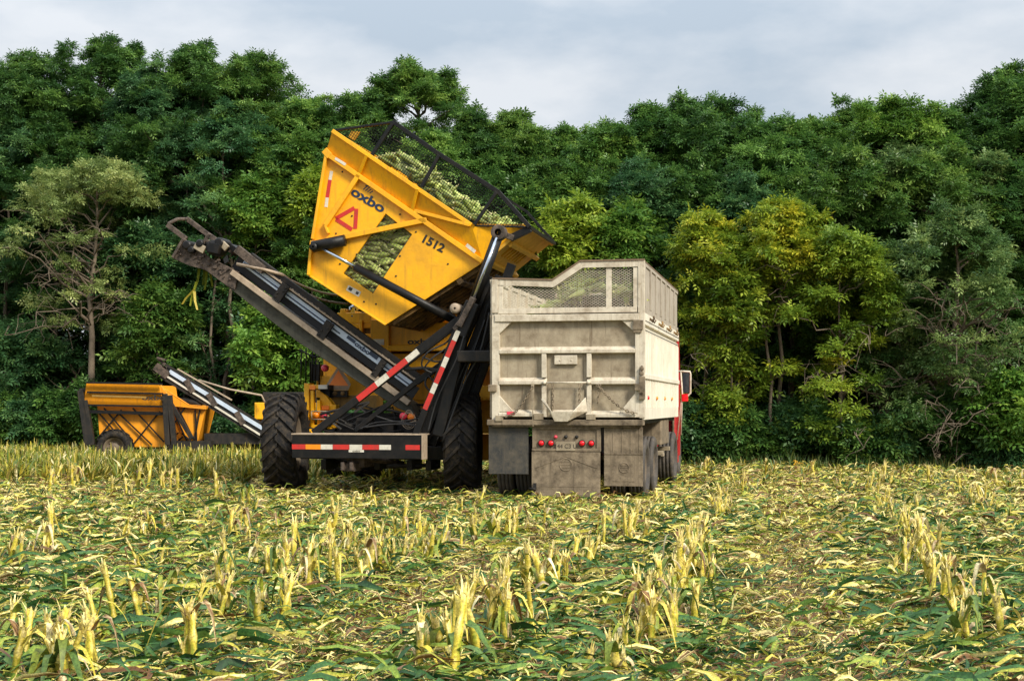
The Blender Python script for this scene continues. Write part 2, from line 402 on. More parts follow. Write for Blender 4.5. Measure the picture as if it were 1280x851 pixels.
# --- yellow machine body behind the conveyor
YB = 2.0
def pbox(mb, p0, p1, y0, y1, mi=0, Y=None):
    Y = y0 if Y is None else Y
    (xa, za), (xb, zb_) = Q(*p0, Y), Q(*p1, Y); mb.box(xa, xb, y0, y1, za, zb_, mi)
b = MB()
pbox(b, (463, 400), (486, 450), YB - .1, 4.6); pbox(b, (484, 404), (604, 431), YB, 4.8); pbox(b, (484, 432), (604, 438), YB - .12, 4.8)
pbox(b, (484, 442), (604, 462), YB + .05, 4.8); pbox(b, (395, 470), (472, 497), YB - .4, 4.5); pbox(b, (470, 462), (604, 500), YB + .7, 4.5)
xa, za = Q(484, 404, YB); xb, zb_ = Q(560, 388, YB)
b.plate([(xa, za), (xa + 2.1, za), (xa + 1.9, za + .3), (xa + .35, za + .3)], YB + .4, 4.4)
body = b.build('body_panels', M['yellow'], H, .015)
b = MB(); pbox(b, (400, 405), (463, 410), YB + .1, 3.6); pbox(b, (421, 391), (464, 404), YB + .1, 3.5); pbox(b, (425, 386), (432, 393), YB + .1, 3.2)
pbox(b, (430, 404), (434, 470), YB + .05, YB + .4); pbox(b, (449, 400), (453, 440), YB + .05, YB + .4); pbox(b, (430, 417), (464, 421), YB + .05, YB + .4)
pbox(b, (404, 408), (430, 470), YB + .6, 3.6)
b.build('engine_cover', M['yellow'], H, .012)
b = MB()
for r_ in ((433, 403, 449, 418), (453, 403, 464, 419)):
    (xa, za), (xb, zb_) = Q(r_[0], r_[1], YB + .12), Q(r_[2], r_[3], YB + .12); b.box(xa, xb, YB + .2, YB + .24, zb_, za, 1)
    wires(b, [(xa, za), (xb, za), (xb, zb_), (xa, zb_)], YB + .13, (R(0), R(90)), .03, .012)
b.build('engine_grille', [M['olive'], M['black']], H)
b = MB(); e0 = P(441, 392, YB + .3); b.tube([e0 + Vector((0, 0, -.15)), e0 + Vector((-.02, 0, .12)), e0 + Vector((.06, 0, .17)), e0 + Vector((.12, 0, .1))], .06, 10)
b.build('exhaust_elbow', M['chrome'], H)
b = MB(); pbox(b, (465, 424), (480, 431), YB - .106, YB - .101); b.build('decal', M['white'], body)
c = P(525, 427, YB - .003); text('lettering', 'oxbo', .15, M['ink'], body, c, sx=1.6, bold=.004)
b = MB(); pbox(b, (411, 494), (471, 512), YB - .62, YB - .2); b.build('tank_panel', M['olive'], H, .012)
# left platform: posts, panel, railings
YL = .9
b = MB(); pbox(b, (380, 479), (386, 536), YL, YL + .3); pbox(b, (386, 481), (398, 486), YL, YL + .3); pbox(b, (388, 488), (392, 536), YL, YL + .1); pbox(b, (396, 500), (400, 538), YL, YL + .1)
xa, za = Q(397, 488, YL); b.plate([(xa, za - .02), (xa + .12, za - .1), (xa + .45, za - .52), (xa + .36, za - .62), (xa, za - .35)], YL + .15, YL + .3)
pbox(b, (403, 506), (420, 535), YL + .1, YL + .3)
pbox(b, (567, 478), (574, 545), YL - .2, YL + .2); pbox(b, (574, 470), (584, 500), YL + .3, YL + .6); pbox(b, (594, 482), (616, 497), YL + .4, YL + .8)
pbox(b, (389, 531), (402, 536), YL - .1, YL); pbox(b, (409, 532), (414, 536), YL - .1, YL)
b.build_each('platform_post', M['yellow'], H, .008)
b = MB(); xa, za = Q(376, 540, YL + .3); 
for px in (376, 382, 390, 394): b.tube([P(px, 480, YL + .6), P(px + 1, 436, YL + .6)], .014, 6)
b.tube([P(374, 437, YL + .6), P(392, 446, YL + .6), P(400, 446, YL + .6)], .016, 6); b.tube([P(388, 482, YL + .5), P(388, 452, YL + .5), P(399, 452, YL + .5), P(399, 481, YL + .5)], .018, 6)
pbox(b, (388, 455), (398, 476), YL + .6, YL + .9); pbox(b, (393, 481), (411, 487), YL + .02, YL + .3); pbox(b, (400, 487), (412, 497), YL + .25, YL + .5)
b.build_each('railing', M['black'], H)
b = MB(); pbox(b, (398, 481), (409, 486), YL - .01, YL + .015); b.build('work_light', M['white'], H)
b = MB(); pbox(b, (387, 482), (394, 487), YL - .02, YL - .002); pbox(b, (402, 507), (411, 512), YL + .06, YL + .09); b.build_each('side_reflector', M['orange'], H)
for px, py, m in ((395, 518.5, 'amber'), (404.5, 518.5, 'pink'), (504, 520, 'pink'), (514, 521, 'orange'), (406, 460, 'pink')):
    c = P(px, py, -.2 if px > 480 else YL - .06); b = MB(); b.lathe([(-.06, .001), (-.055, .04), (-.03, .062), (.0, .07), (.05, .065), (.05, .001)], c, 'y', 20); b.build('signal_lamp', M[m], H)
b = MB()
for p0, p1 in (((389.5, 514), (410, 514)), ((410, 514), (410, 524)), ((410, 524), (389.5, 524)), ((389.5, 524), (389.5, 514))): b.tube([P(*p0, YL - .1), P(*p1, YL - .1)], .012, 6)
for k in range(5): 
    ring = [P(511 + 9 * math.cos(t) * (1 - .1 * k), 526 + 10 * math.sin(t) - k, -.3 + .04 * k) for t in [i * math.pi / 8 for i in range(17)]]
    if k % 2 == 0: b.tube(ring, .006, 5, cap=False)
b.tube([P(502, 530, -.3), P(520, 526, -.3)], .006, 5)
b.build_each('lamp_guard', M['tan'], H)
# slow-moving-vehicle triangle
Yt = YB - .75
tri = [Q(423, 463, Yt), Q(411, 482, Yt), Q(435.5, 482, Yt)]
b = MB(); out = [Q(421, 460, Yt), Q(426, 460, Yt), Q(438.5, 480, Yt), Q(435, 487.5, Yt), Q(411.5, 487.5, Yt), Q(408, 480.5, Yt)]; b.plate(out, Yt, Yt + .01)
tr = b.build('warning_triangle', M['tan'], H); b = MB(); b.plate(tri, Yt - .006, Yt - .001); b.build('reflector', M['orange'], tr)
b = MB(); pbox(b, (413, 488), (434, 496), Yt + .01, Yt + .1); rl = b.build('tail_light', M['black'], H)
for px in (418.5, 428.5): c = P(px, 491.5, Yt); b = MB(); b.lathe([(-.02, .001), (-.015, .04), (.01, .045)], c, 'y', 16); b.build('lens', M['rust_under'], rl)

# --- the hopper, raised and tipped
YH, DEP = -.3, 2.5
A_, B_, C_, D_, E_, F_, G_, RR_ = [Q(*p, YH) for p in ((419.5, 165), (407, 192), (390, 301), (386, 344), (482, 406), (604, 328), (658, 284), (592, 282))]
hop = MB(); rear = [B_, C_, D_, E_, F_]
win = [Q(*p, YH) for p in ((482, 267), (515, 293), (466, 367), (429, 342))]
hop.plate(rear, YH, YH + .05, [win])
hop.plate(rear, YH + DEP - .05, YH + DEP)
def slab(mb, p, q, y0=YH + .02, y1=YH + DEP, t=.05, mi=0):
    """wall seen edge-on in x,z between p and q, running along y"""
    d = Vector((q[0] - p[0], q[1] - p[1])).normalized(); n = (-d[1] * t, d[0] * t)
    mb.plate([p, q, (q[0] + n[0], q[1] + n[1]), (p[0] + n[0], p[1] + n[1])], y0, y1, mi=mi)
for p, q in ((D_, C_), (C_, B_), (B_, A_)): slab(hop, q, p)
hopper = hop.build('hopper', M['yellow'], H, .006)
# upper band flares out towards the camera
nrm = Vector((A_[0] - B_[0], 0, A_[1] - B_[1]))
ax = Vector((RR_[0] - A_[0], RR_[1] - A_[1])).normalized(); axn = Vector((-ax[1], ax[0]))
base_c = Vector(B_).dot(axn)
fl = lambda x, z: YH - .40 * max(0, Vector((x, z)).dot(axn) - base_c)
band = MB(); band.plate([B_, A_, RR_, F_][::-1], fl, .03)
band.plate([F_, RR_, G_], lambda x, z: YH - .40 * max(0, (Vector((x, z)).dot(axn) - base_c)) * max(0, min(1, (G_[0] - x) / (G_[0] - RR_[0]))), .03)
band.plate([B_, A_, RR_, F_], YH + DEP - .04, YH + DEP)
band.build_each('flared_band', M['yellow'], hopper)
# right wall and its ribbed, stained underside
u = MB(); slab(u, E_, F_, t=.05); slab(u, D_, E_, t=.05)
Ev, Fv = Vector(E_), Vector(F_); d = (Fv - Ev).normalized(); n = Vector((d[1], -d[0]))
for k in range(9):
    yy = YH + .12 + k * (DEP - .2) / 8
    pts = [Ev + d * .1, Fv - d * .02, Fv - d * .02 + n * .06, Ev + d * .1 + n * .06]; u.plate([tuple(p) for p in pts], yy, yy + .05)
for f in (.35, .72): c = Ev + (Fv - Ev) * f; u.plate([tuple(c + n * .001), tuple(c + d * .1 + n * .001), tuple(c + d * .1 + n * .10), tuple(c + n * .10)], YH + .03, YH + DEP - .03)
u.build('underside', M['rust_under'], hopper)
lip = MB(); slab(lip, F_, G_, y0=YH + .01, t=.04)
Gv = Vector(G_); d2 = (Gv - Fv).normalized(); n2 = Vector((d2[1], -d2[0])); L2 = (Gv - Fv).length
for f, h in ((.02, .10), (.55, .09), (.97, .05)):
    c = Fv + d2 * L2 * f; lip.plate([tuple(c + n2 * .001), tuple(c + d2 * .08 + n2 * .001), tuple(c + d2 * .08 + n2 * h), tuple(c + n2 * h)], YH - .02, YH + DEP + .02)
for k in range(7):
    yy = YH + .5 + k * .22; lip.plate([tuple(Fv + d2 * L2 * .28 + n2 * .002), tuple(Fv + d2 * L2 * .54 + n2 * .002), tuple(Fv + d2 * L2 * .54 + n2 * .03), tuple(Fv + d2 * L2 * .28 + n2 * .03)], yy, yy + .07)
for k, (p, q) in enumerate((((592, 282), (658, 282)), ((658, 284), (604, 328)))): pa, pb = P(*p, YH - .03), P(*q, YH - .03); lip.bar(pa, pb, .05, .05)
lip.build('discharge_lip', M['yellow_old'], hopper, .006)
b = MB(); b.bar(P(638, 298, YH - .08), P(663, 286, YH - .08), .12, .1); b.build('lip_bracket', M['black'], hopper, .006)
# ribs
b = MB(); yr = YH - .045
def rib(p, q, wd=.085, y=None): b.bar(P(*p, y or yr), P(*q, y or yr), wd, .09)
rib((408, 192), (603, 327)); rib((449, 219), (407, 282)); rib((534, 275), (389, 305), .09)
rib((390, 301), (386, 344), .05); rib((408, 194), (391, 299), .05); rib((407, 282), (411, 292), .04)
for p, q in (((449, 220), (463, 196)), ((515, 266), (526, 238)), ((519, 264), (590, 283))):
    qa, qb = P(*p, YH), P(*q, YH); qa.y = fl(qa.x, qa.z) - .035; qb.y = fl(qb.x, qb.z) - .035; b.bar(qa, qb, .06, .05)
ra, rb = P(419.5, 166, YH), P(592, 283, YH); ra.y = fl(ra.x, ra.z); rb.y = fl(rb.x, rb.z); b.bar(ra, rb, .07, .08); b.bar(P(406, 188, yr), P(413, 196, yr), .12, .1)
b.bar(P(386, 344, YH - .01), P(482, 406, YH - .01), .03, .03)
b.build_each('rib', M['yellow'], hopper, .006)
b = MB(); xq = [P(*p, YH - .1) for p in ((436, 172), (440, 164), (451, 165), (443, 176))]; b.plate([(v.x, v.z) for v in xq], YH - .13, YH - .08); b.build('tab', M['yellow_old'], hopper)
# reflective strips
def strip(p, q, m, wd, y):
    s_ = MB(); s_.bar(P(*p, y), P(*q, y), wd, .004); s_.build('reflective_tape', M[m], hopper)
strip((414.5, 214), (412.5, 225), 'white', .06, YH - .004); strip((412.5, 225), (409, 247), 'red', .065, YH - .004); strip((409, 247), (407.5, 259), 'white', .06, YH - .004)
strip((419, 198), (432, 206), 'white', .05, yr - .048); strip((583, 306), (594, 315), 'white', .06, yr - .048)
# warning triangle outline, lettering
for p, q in (((420, 273), (443, 260)), ((445.5, 261), (444, 286)), ((440, 287), (420, 274))): strip(p, q, 'red', .07, YH - .006)
tl = math.atan2(-(P(476, 259, YH).z - P(444, 240, YH).z), P(476, 259, YH).x - P(444, 240, YH).x)
text('lettering', 'oxbo', .235, M['navy'], hopper, P(460, 250, YH - .004), -tl, .007, 1.42)
text('lettering', '1512', .20, M['ink'], hopper, P(541, 304.5, YH - .004), -tl * .92, .007, 1.15)
lg = MB()
for k in range(4):
    c = P(457 + k * 2.0, 234.5 + k * 1.5, YH - .004); lg.bar(c + Vector((-.045 + k * .010, 0, -.035)), c + Vector((.045, 0, .035 - k * .012)), .016, .006)
lg.bar(P(457, 232, YH - .004), P(463, 233, YH - .004), .022, .006)
lg.build('emblem', M['navy'], hopper)
b = MB(); b.bar(P(434, 359.5, YH - .003), P(450, 368, YH - .003), .10, .004); dcl = b.build('decal', M['white'], hopper)
b = MB(); b.bar(P(436, 360, YH - .006), P(440, 362.5, YH - .006), .06, .003); b.bar(P(445, 365.5, YH - .006), P(448, 367, YH - .006), .05, .003); b.build('warning_symbol', M['ink'], dcl)
b = MB()
for p in ((420, 292), (446, 318), (478, 259), (500, 268), (520, 290), (500, 320), (455, 377), (440, 395), (425, 330), (470, 380), (495, 345), (428, 215), (560, 330), (440, 270)):
    c = P(*p, YH); b.lathe([(-.012, .001), (-.012, .014), (.0, .018)], c, 'y', 8)
b.build('bolt', M['dark'], hopper)
# window mesh
b = MB(); wires(b, win, YH + .02, (math.atan2(ax[1], ax[0]), math.atan2(ax[1], ax[0]) + math.pi / 2), .055, .006); b.build('window_mesh', M['headmetal'], hopper)
# mesh guard over the rim
gp = [(420, 163), (492, 153), (546, 191), (623, 240), (662, 284)]
yg = YH - .02
def gy(px, py, y=-.14): return P(px, py, YH + y)
b = MB()
for i in range(4): b.bar(gy(*gp[i]), gy(*gp[i + 1]), .075 if i != 0 else .04, .06)
for p, q in (((492, 153), (465, 194)), ((549, 194), (527, 234)), ((621, 240), (593, 281))): b.bar(gy(*p, -.15), gy(*q, -.17), .06, .05)
b.bar(gy(592, 282), gy(658, 284), .03, .03)
gf = b.build('mesh_guard', M['black'], hopper, .006)
poly = [(gy(*p).x, gy(*p).z) for p in gp] + [(gy(*p).x, gy(*p).z) for p in ((594, 281),)]
b = MB(); wires(b, poly, YH - .14, (math.atan2(ax[1], ax[0]), math.atan2(ax[1], ax[0]) + math.pi / 2), .045, .0075)
yf = YH + DEP - .1
gpf = [(p.x, p.z) for p in [gy(*q) for q in gp[1:]]]
b.build('guard_wires', M['black'], gf)
b = MB()
for i in range(3): b.bar((gpf[i][0], yf, gpf[i][1]), (gpf[i + 1][0], yf, gpf[i + 1][1]), .05, .05)
for (x, z) in (gpf[0], gpf[3]): b.bar((x, YH - .14, z), (x, yf, z), .05, .05)
b.build('far_guard_frame', M['black'], gf)

# --- lift arms, cylinders, mast and hoses
def stripes(parent, p, q, y, wd, n, first='red'):
    a0, b0 = P(*p, y), P(*q, y); seq = ['red', 'white'] if first == 'red' else ['white', 'red']
    f = [0]
    for k in range(n): f.append(f[-1] + (1.6 if (seq[k % 2] == 'red') else 1))
    for k in range(n):
        s_ = MB(); s_.bar(a0 + (b0 - a0) * (f[k] / f[-1]), a0 + (b0 - a0) * (f[k + 1] / f[-1] - .003), wd, .006); s_.build('reflective_tape', M[seq[k % 2]], parent)
def arm(p, q, y, wd, dp=.09, m='black', nm='lift_arm'):
    b = MB(); b.bar(P(*p, y), P(*q, y), wd, dp); return b.build(nm, M[m], H, .008)
a1 = arm((392, 541), (571, 405), -.75, .125); stripes(a1, (447, 499), (523, 438.5), -.80, .105, 4)
a1b = arm((521, 440), (574, 400), -.755, .14)
a2 = arm((518, 548), (577, 398), -.95, .115); stripes(a2, (531, 511.5), (573, 413), -1.0, .085, 6)
arm((444, 538), (520, 478), -.35, .085); arm((520, 478), (575, 440), -.35, .11)
arm((527, 552), (612, 345), -.7, .17, .14); arm((541, 556), (625, 345), -.55, .14, .12)
arm((556, 560), (640, 330), -.2, .15, .12); arm((572, 555), (632, 390), .1, .1, .1, 'dark'); arm((530, 560), (600, 408), -.45, .07, .07, 'headmetal')
arm((585, 500), (612, 420), .2, .2, .15); arm((548, 545), (590, 430), -.15, .06, .06, 'tan')
arm((541, 556), (625, 345), 2.1, .16, .12)
b = MB(); pbox(b, (571, 438), (618, 452), -1.05, -.2); b.build('mast_plate', M['dark'], H, .02)
b = MB(); b.bar(P(548, 545, -.8), P(588, 382, -.8), .2, .16); b.bar(P(575, 420, -.9), P(592, 378, -.9), .25, .2); cyl = b.build('lift_cylinder', M['black'], H, .02)
b = MB(); b.tube([P(592, 378, -.85), P(622, 296, -.85)], .095, 20); b.build('rod', M['black'], cyl)
b = MB(); b.tube([P(590.5, 378, -.95), P(621, 297, -.95)], .030, 16); b.build('polished_rod', M['chrome'], cyl)
b = MB(); c = P(624, 291, -.85); b.lathe([(-.1, .06), (-.1, .13), (.1, .13), (.1, .06)], c, 'y', 20); b.bar(c, P(640, 297, -.6), .1, .1); b.build('eye', M['headmetal'], cyl, .01)
b = MB(); b.bar(P(574, 408, -1.0), P(592, 372, -1.0), .1, .1); b.bar(P(568, 412, -.98), P(584, 392, -.98), .08, .1); b.build_each('cylinder_mount', M['headmetal'], cyl, .01)
b = MB(); b.tube([P(444, 334, YH - .2), P(569, 401, YH - .2)], .075, 16); b.bar(P(560, 393, YH - .2), P(577, 407, YH - .2), .13, .1); tc_ = b.build('tilt_cylinder', M['black'], H)
b = MB(); b.tube([P(398, 308, YH - .2), P(446, 335, YH - .2)], .032, 14); b.build('rod', M['chrome'], tc_)
b = MB(); b.tube([P(391, 308.5, YH - .16), P(431, 300.5, YH - .16)], .105, 16); b.lathe([(-.08, .02), (-.08, .07), (.08, .07)], P(393, 309, YH - .2), 'y', 16); b.build('pivot_housing', M['black'], tc_)
b = MB()
def hose(pts, y, r=.016): 
    pts = [P(*p, y + .05 * math.sin(i * 2.1)) for i, p in enumerate(pts)]; o = []
    for i in range(len(pts) - 1):
        p0, p1, p2, p3 = pts[max(i - 1, 0)], pts[i], pts[i + 1], pts[min(i + 2, len(pts) - 1)]
        for j in range(6):
            t = j / 6; o.append(.5 * ((2 * p1) + (p2 - p0) * t + (2 * p0 - 5 * p1 + 4 * p2 - p3) * t * t + (3 * p1 - p0 - 3 * p2 + p3) * t ** 3))
    o.append(pts[-1]); b.tube(o, r, 6)
hose([(566, 415), (558, 428), (535, 440), (527, 455), (536, 465), (555, 460)], -.85); hose([(568, 413), (561, 432), (541, 447), (531, 460), (540, 466)], -.9); hose([(570, 418), (565, 440), (548, 452), (528, 446)], -.8)
hose([(505, 462), (530, 460), (548, 462), (553, 452)], -.6, .03); hose([(470, 520), (500, 528), (530, 525), (548, 500)], -.6); hose([(455, 534), (490, 530), (520, 532), (540, 545)], -.7); hose([(450, 536), (470, 528), (505, 526), (535, 520)], -.65, .012)
hose([(540, 545), (556, 520), (575, 470), (598, 420), (610, 380)], -.75); hose([(546, 550), (566, 510), (588, 450), (606, 400)], -.85); hose([(553, 552), (580, 480), (600, 440), (612, 390)], -.9, .02); hose([(535, 540), (546, 500), (570, 450), (580, 420)], -1.0, .014)
hose([(545, 480), (535, 470), (532, 482), (545, 492), (556, 478)], -.5, .018); hose([(590, 395), (572, 398), (585, 380), (596, 392)], -.6, .02)
b.build_each('hose', M['belt'], H)
b = MB(); b.lathe([(-.15, .02), (-.15, .09), (.15, .09), (.15, .02)], P(571, 386, -.6), 'y', 18); b.build('roller', M['tan'], H)

# --- rear conveyor rising to the left
YC = .35
b = MB(); side = [(270, 347), (293, 346), (345, 382), (420, 436), (513, 505), (520, 520), (497, 510), (373, 428), (312, 380)]
b.plate([Q(*p, YC) for p in side][::-1], YC, YC + .62)
conv = b.build('conveyor', M['greyside'], H, .01)
def crail(p, q, wd, dp, y, m, nm): b = MB(); b.bar(P(*p, y), P(*q, y), wd, dp); return b.build(nm, M[m], conv, .006)
crail((290, 340), (512, 504), .10, .10, YC - .06, 'tan', 'lower_rail')
crail((294, 327), (520, 492), .24, .02, YC + .10, 'belt', 'belt'); crail((294, 327), (520, 492), .24, .02, YC + .5, 'belt', 'belt')
crail((305, 327.5), (515, 481.5), .13, .06, YC + .03, 'bluewhite', 'side_panel'); crail((305, 329), (425, 417), .025, .012, YC - .006, 'navy', 'blue_stripe'); crail((480, 457.4), (515, 483), .025, .012, YC - .006, 'navy', 'blue_stripe')
crail((314, 319), (524, 471), .10, .10, YC - .02, 'dark', 'top_rail'); crail((311, 323.5), (521, 475.5), .032, .09, YC - .05, 'tan', 'upper_flange'); crail((293, 309), (519, 478), .10, .5, YC + .26, 'black', 'cover')
crail((296, 311), (330, 338), .16, .1, YC - .08, 'headmetal', 'guide_plate')
for px, py in ((322, 351), (407, 418), (474, 466), (352, 371)):
    c = P(px - 2, py - 3, YC - .1); d = (P(512, 504, YC) - P(290, 340, YC)).normalized(); nn = Vector((-d.z, 0, d.x))
    if px in (322,): continue
    b = MB()
    b.bar(c - nn * .13, c + nn * .22, .17 if px != 474 else .12, .07)
    for q_ in (-.08, .0, .1, .17): b.lathe([(-.055, .001), (-.05, .02), (-.03, .024)], c + nn * q_ + d * .04 * (1 if q_ > 0 else -1), 'y', 8)
    b.build('clamp_bracket', M['dark'], conv, .006)
for px, py in ((437, 424), (462, 443), (458, 440)):
    pass
tc2 = math.atan2(P(457, 440, YC).z - P(435, 424, YC).z, P(457, 440, YC).x - P(435, 424, YC).x)
text('lettering', 'oxbo', .115, M['navy'], conv, P(453, 435.4, YC - .003), tc2, .004, 1.4)
b = MB(); b.bar(P(434, 420.5, YC - .004), P(444, 428, YC - .004), .06, .004); b.bar(P(462, 440.5, YC - .004), P(472, 448, YC - .004), .07, .004); b.build_each('blue_decal', M['navy'], conv)
b = MB()
for k in range(26):
    t = k / 25; c = P(318 + 200 * t, 327.5 + 145.5 * t, YC - .065); b.lathe([(-.012, .001), (-.012, .018), (0, .02)], c, 'y', 8)
b.build('bolt', M['tan'], conv)
# head assembly
b = MB(); pl = [(216, 323), (229, 297), (241, 307), (262, 322), (299, 340), (293, 362), (283, 357), (256, 337), (236, 332)]
b.plate([Q(*p, YC - .05) for p in pl][::-1], YC - .05, YC + .0); b.plate([Q(*p, YC + .65) for p in pl][::-1], YC + .64, YC + .68)
b.plate([Q(*p, YC) for p in ((218, 322), (256, 338), (286, 356), (282, 350), (252, 330), (222, 316))], YC, YC + .64)
hd = b.build('conveyor_head', M['headmetal'], conv, .006)
b = MB(); b.bar(P(209, 281, YC), P(233, 299, YC), .09, .05); b.bar(P(233, 273, YC + .35), P(262, 295, YC + .35), .09, .05); b.bar(P(259, 293, YC + .3), P(296, 318, YC + .3), .1, .06); b.tube([P(210, 280, YC), P(222, 274, YC + .1), P(234, 274, YC + .35)], .035, 8)
b.bar(P(250, 310, YC - .1), P(262, 292, YC - .1), .06, .05); b.bar(P(229, 299, YC - .1), P(216, 322, YC - .1), .05, .05); b.bar(P(258, 300, YC - .1), P(272, 308, YC - .1), .05, .05)
b.build_each('prong', M['headmetal'], hd, .005)
b = MB()
for px, py, r_ in ((236, 307, .09), (241, 313, .07), (268, 310, .14), (276, 304, .10), (252, 305, .08)): b.lathe([(-.12, .001), (-.12, r_ * .7), (-.09, r_), (.3, r_), (.3, .001)], P(px, py, YC - .05), 'y', 18)
b.bar(P(262, 309, YC - .2), P(275, 312, YC - .2), .18, .14)
b.build_each('drive_motor', M['black'], hd, .006)
b = MB(); b.bar(P(244, 306, YC - .12), P(256, 313, YC - .12), .14, .06); b.bar(P(275, 302, YC - .12), P(284, 311, YC - .12), .12, .06); b.build_each('motor_cover', M['alu'], hd, .008)
b = MB()
for i in range(40):
    px, py = rng.uniform(222, 292), 0; py = 300 + (px - 222) * .55 + rng.uniform(-3, 16); c = P(px, py, YC - .055); s_ = rng.uniform(.02, .07)
    if i % 2: b.box(c.x, c.x + s_, YC - .09, YC - .05, c.z, c.z + s_ * .6)
    else: b.lathe([(-.03, .001), (-.03, s_ * .35), (0, s_ * .35)], c, 'y', 8)
b.build('bolt', M['headmetal'], hd)
b = MB(); b.plate([Q(*p, YC - .06) for p in ((284, 318), (286, 326), (281, 330), (279, 324))], YC - .062, YC - .055); b.build('plate_hole', M['belt'], hd)
b = MB()
for p, q in (((359, 348), (440, 370)), ((364, 357), (440, 380))):
    a0, b0 = P(*p, YC + .4), P(*q, 1.6); b.tube([a0 + (b0 - a0) * t + Vector((0, 0, -.09 * math.sin(math.pi * t))) for t in [i / 8 for i in range(9)]], .02, 6)
b.tube([P(296, 330, YC - .1), P(330, 337, YC - .12), P(352, 343, YC - .1), P(362, 350, YC + .2)], .03, 8); b.build_each('rope', M['tan'], conv)
# --- yellow box seen left of the near tyre and the lower body in front of the cab, hidden from here
b = MB(); b.box(-1.1, 1.3, 4.8, 6.6, 1.0, 2.75); b.box(-1.2, 1.4, 6.6, 7.1, .35, .95); cab = b.build('front_body', M['yellow_old'], H, .02)

# ================================================================== THE TRUCK
T = empty('dump_truck', (TF.ox, TF.oy, 0), -HEAD)
tag(T, 'dusty white dump truck with red cab being loaded, seen from behind', 'truck')
P, Q = TF.p, TF.q
HW = 1.275; LEN = 6.45
zc = lambda Y: 1.6 + (506 - (310 + Y / 2.58)) / 75.5            # height of a row of the enlarged rear view
xc = lambda X: TF.p(590 + X / 2.58, 470, 0).x
def zb(mb, X0, X1, Y0, Y1, y0, y1, mi=0): mb.box(xc(X0), xc(X1), y0, y1, zc(Y0), zc(Y1), mi)
ZF, ZT, ZE, ZL = 1.385, 3.11, 3.95, 3.70
# box body
b = MB(); b.box(-HW + .02, HW - .02, .06, LEN, ZF, ZF + .08); b.box(-HW, -HW + .05, 0, LEN, ZF, ZT); b.box(-HW, HW, LEN - .06, LEN, ZF, ZT + .05)
body = b.build('box_body', M['alu'], T, .006)
b = MB(); b.box(HW - .05, HW, 0, LEN, ZF, ZT)
b.box(HW, HW + .035, 0, LEN, ZF - .03, ZF + .16); b.box(HW, HW + .06, 0, LEN, 2.03, 2.11); b.box(HW, HW + .045, .0, LEN, 2.92, ZT); b.box(HW, HW + .03, 0, LEN, 2.80, 2.86)
for k in range(24):
    y = .16 + k * .265; b.box(HW, HW + .035, y, y + .14, ZF + .16, 2.03); b.box(HW, HW + .035, y, y + .14, 2.11, 2.80)
b.box(HW + .002, HW + .04, 0, .1, ZF + .16, 2.8); b.box(HW, HW + .04, LEN - .12, LEN, ZF + .16, 2.8)
side = b.build('side_wall', M['alu_side'], T, .006)
b = MB()
for k in range(44): y = .1 + k * .147; b.lathe([(-.0, .012), (.012, .01), (.012, .001)], (HW + .03, y, 2.83), 'x', 6); b.lathe([(-.0, .012), (.012, .01), (.012, .001)], (HW + .045, y, 2.98), 'x', 6)
b.build('rivet', M['dark'], side)
b = MB()
for k in range(4):
    y = .75 + k * 1.5; b.tube([(HW + .045, y, 3.06), (HW + .10, y, 3.0), (HW + .12, y, 3.05), (HW + .11, y + .02, 3.09)], .02, 6)
    b.tube([(HW + .045, y + .3, 3.06), (HW + .10, y + .3, 3.0), (HW + .12, y + .3, 3.05)], .018, 6)
b.build_each('tarp_hook', M['rust_under'], side)
for k in range(4):
    c = MB(); c.lathe([(0, .035), (.02, .03), (.03, .001)], (HW + .036, .55 + k * 1.45, 1.72), 'x', 12); c.build('marker_light', M['redlens'] if k == 0 else M['amber'], side)
# extension above the box
b = MB(); b.box(HW - .05, HW - .01, .08, LEN, ZT + .004, ZE - .05)
for k in range(21): y = .12 + k * .302; b.box(HW - .01, HW + (.012 if k % 3 else .04), y, y + (.27 if k % 3 else .12), ZT + .1, ZE - .06)
b.box(HW - .06, HW + .03, .0, LEN, ZE - .06, ZE - .0); b.box(HW - .06, HW + .03, .08, LEN, ZT + .002, ZT + .09)
ext = b.build('side_extension', M['plank'], T, .004)
b = MB(); b.box(-HW, -HW + .04, .05, LEN, ZT, ZL); b.box(-HW, HW, LEN - .05, LEN, ZE - .08, ZE)
for k in range(8): b.box(-HW + .04, -HW + .09, .5 + k * .8, .62 + k * .8, ZT, ZL)
b.box(-HW - .01, -HW + .06, .05, LEN, ZL - .07, ZL)
b.build('inner_extension', M['alu_light'], T)
# rear extension: frame, cap, expanded metal mesh
x1, x2, x3, x4 = xc(66), xc(260), xc(350), xc(556)
zz1, zz2, zz3 = zc(97), zc(105), zc(46)
b = MB(); top = [(xc(84), zz1), (x2, zz2), (x3, zz3), (xc(540), zz3)]; low = [(xc(84), zz1 - .10), (x2 + .02, zz2 - .11), (x3 + .04, zz3 - .10), (xc(540), zz3 - .10)]
for i in range(3): b.plate([low[i], low[i + 1], top[i + 1], top[i]], -.03, .03)
zb(b, 65, 84, 95, 207, -.04, .05); zb(b, 536, 557, 45, 212, -.035, .06); zb(b, 85, 533, 193, 210, -.03, .035); zb(b, 84, 100, 118, 193, -.02, .025); zb(b, 520, 537, 68, 193, -.02, .025)
zb(b, 432, 450, 66, 193, -.005, .03)
rx = b.build('rear_extension', M['alu_light'], T, .005)
b = MB(); cap = [(xc(68), zz1 + .012), (x2, zz2 + .012), (x3, zz3 + .012), (xc(557), zz3 + .012)]
for i in range(3): b.plate([(cap[i][0], cap[i][1] - .011), (cap[i + 1][0], cap[i + 1][1] - .011), (cap[i + 1][0], cap[i + 1][1] + .014), (cap[i][0], cap[i][1] + .014)], -.045, .055)
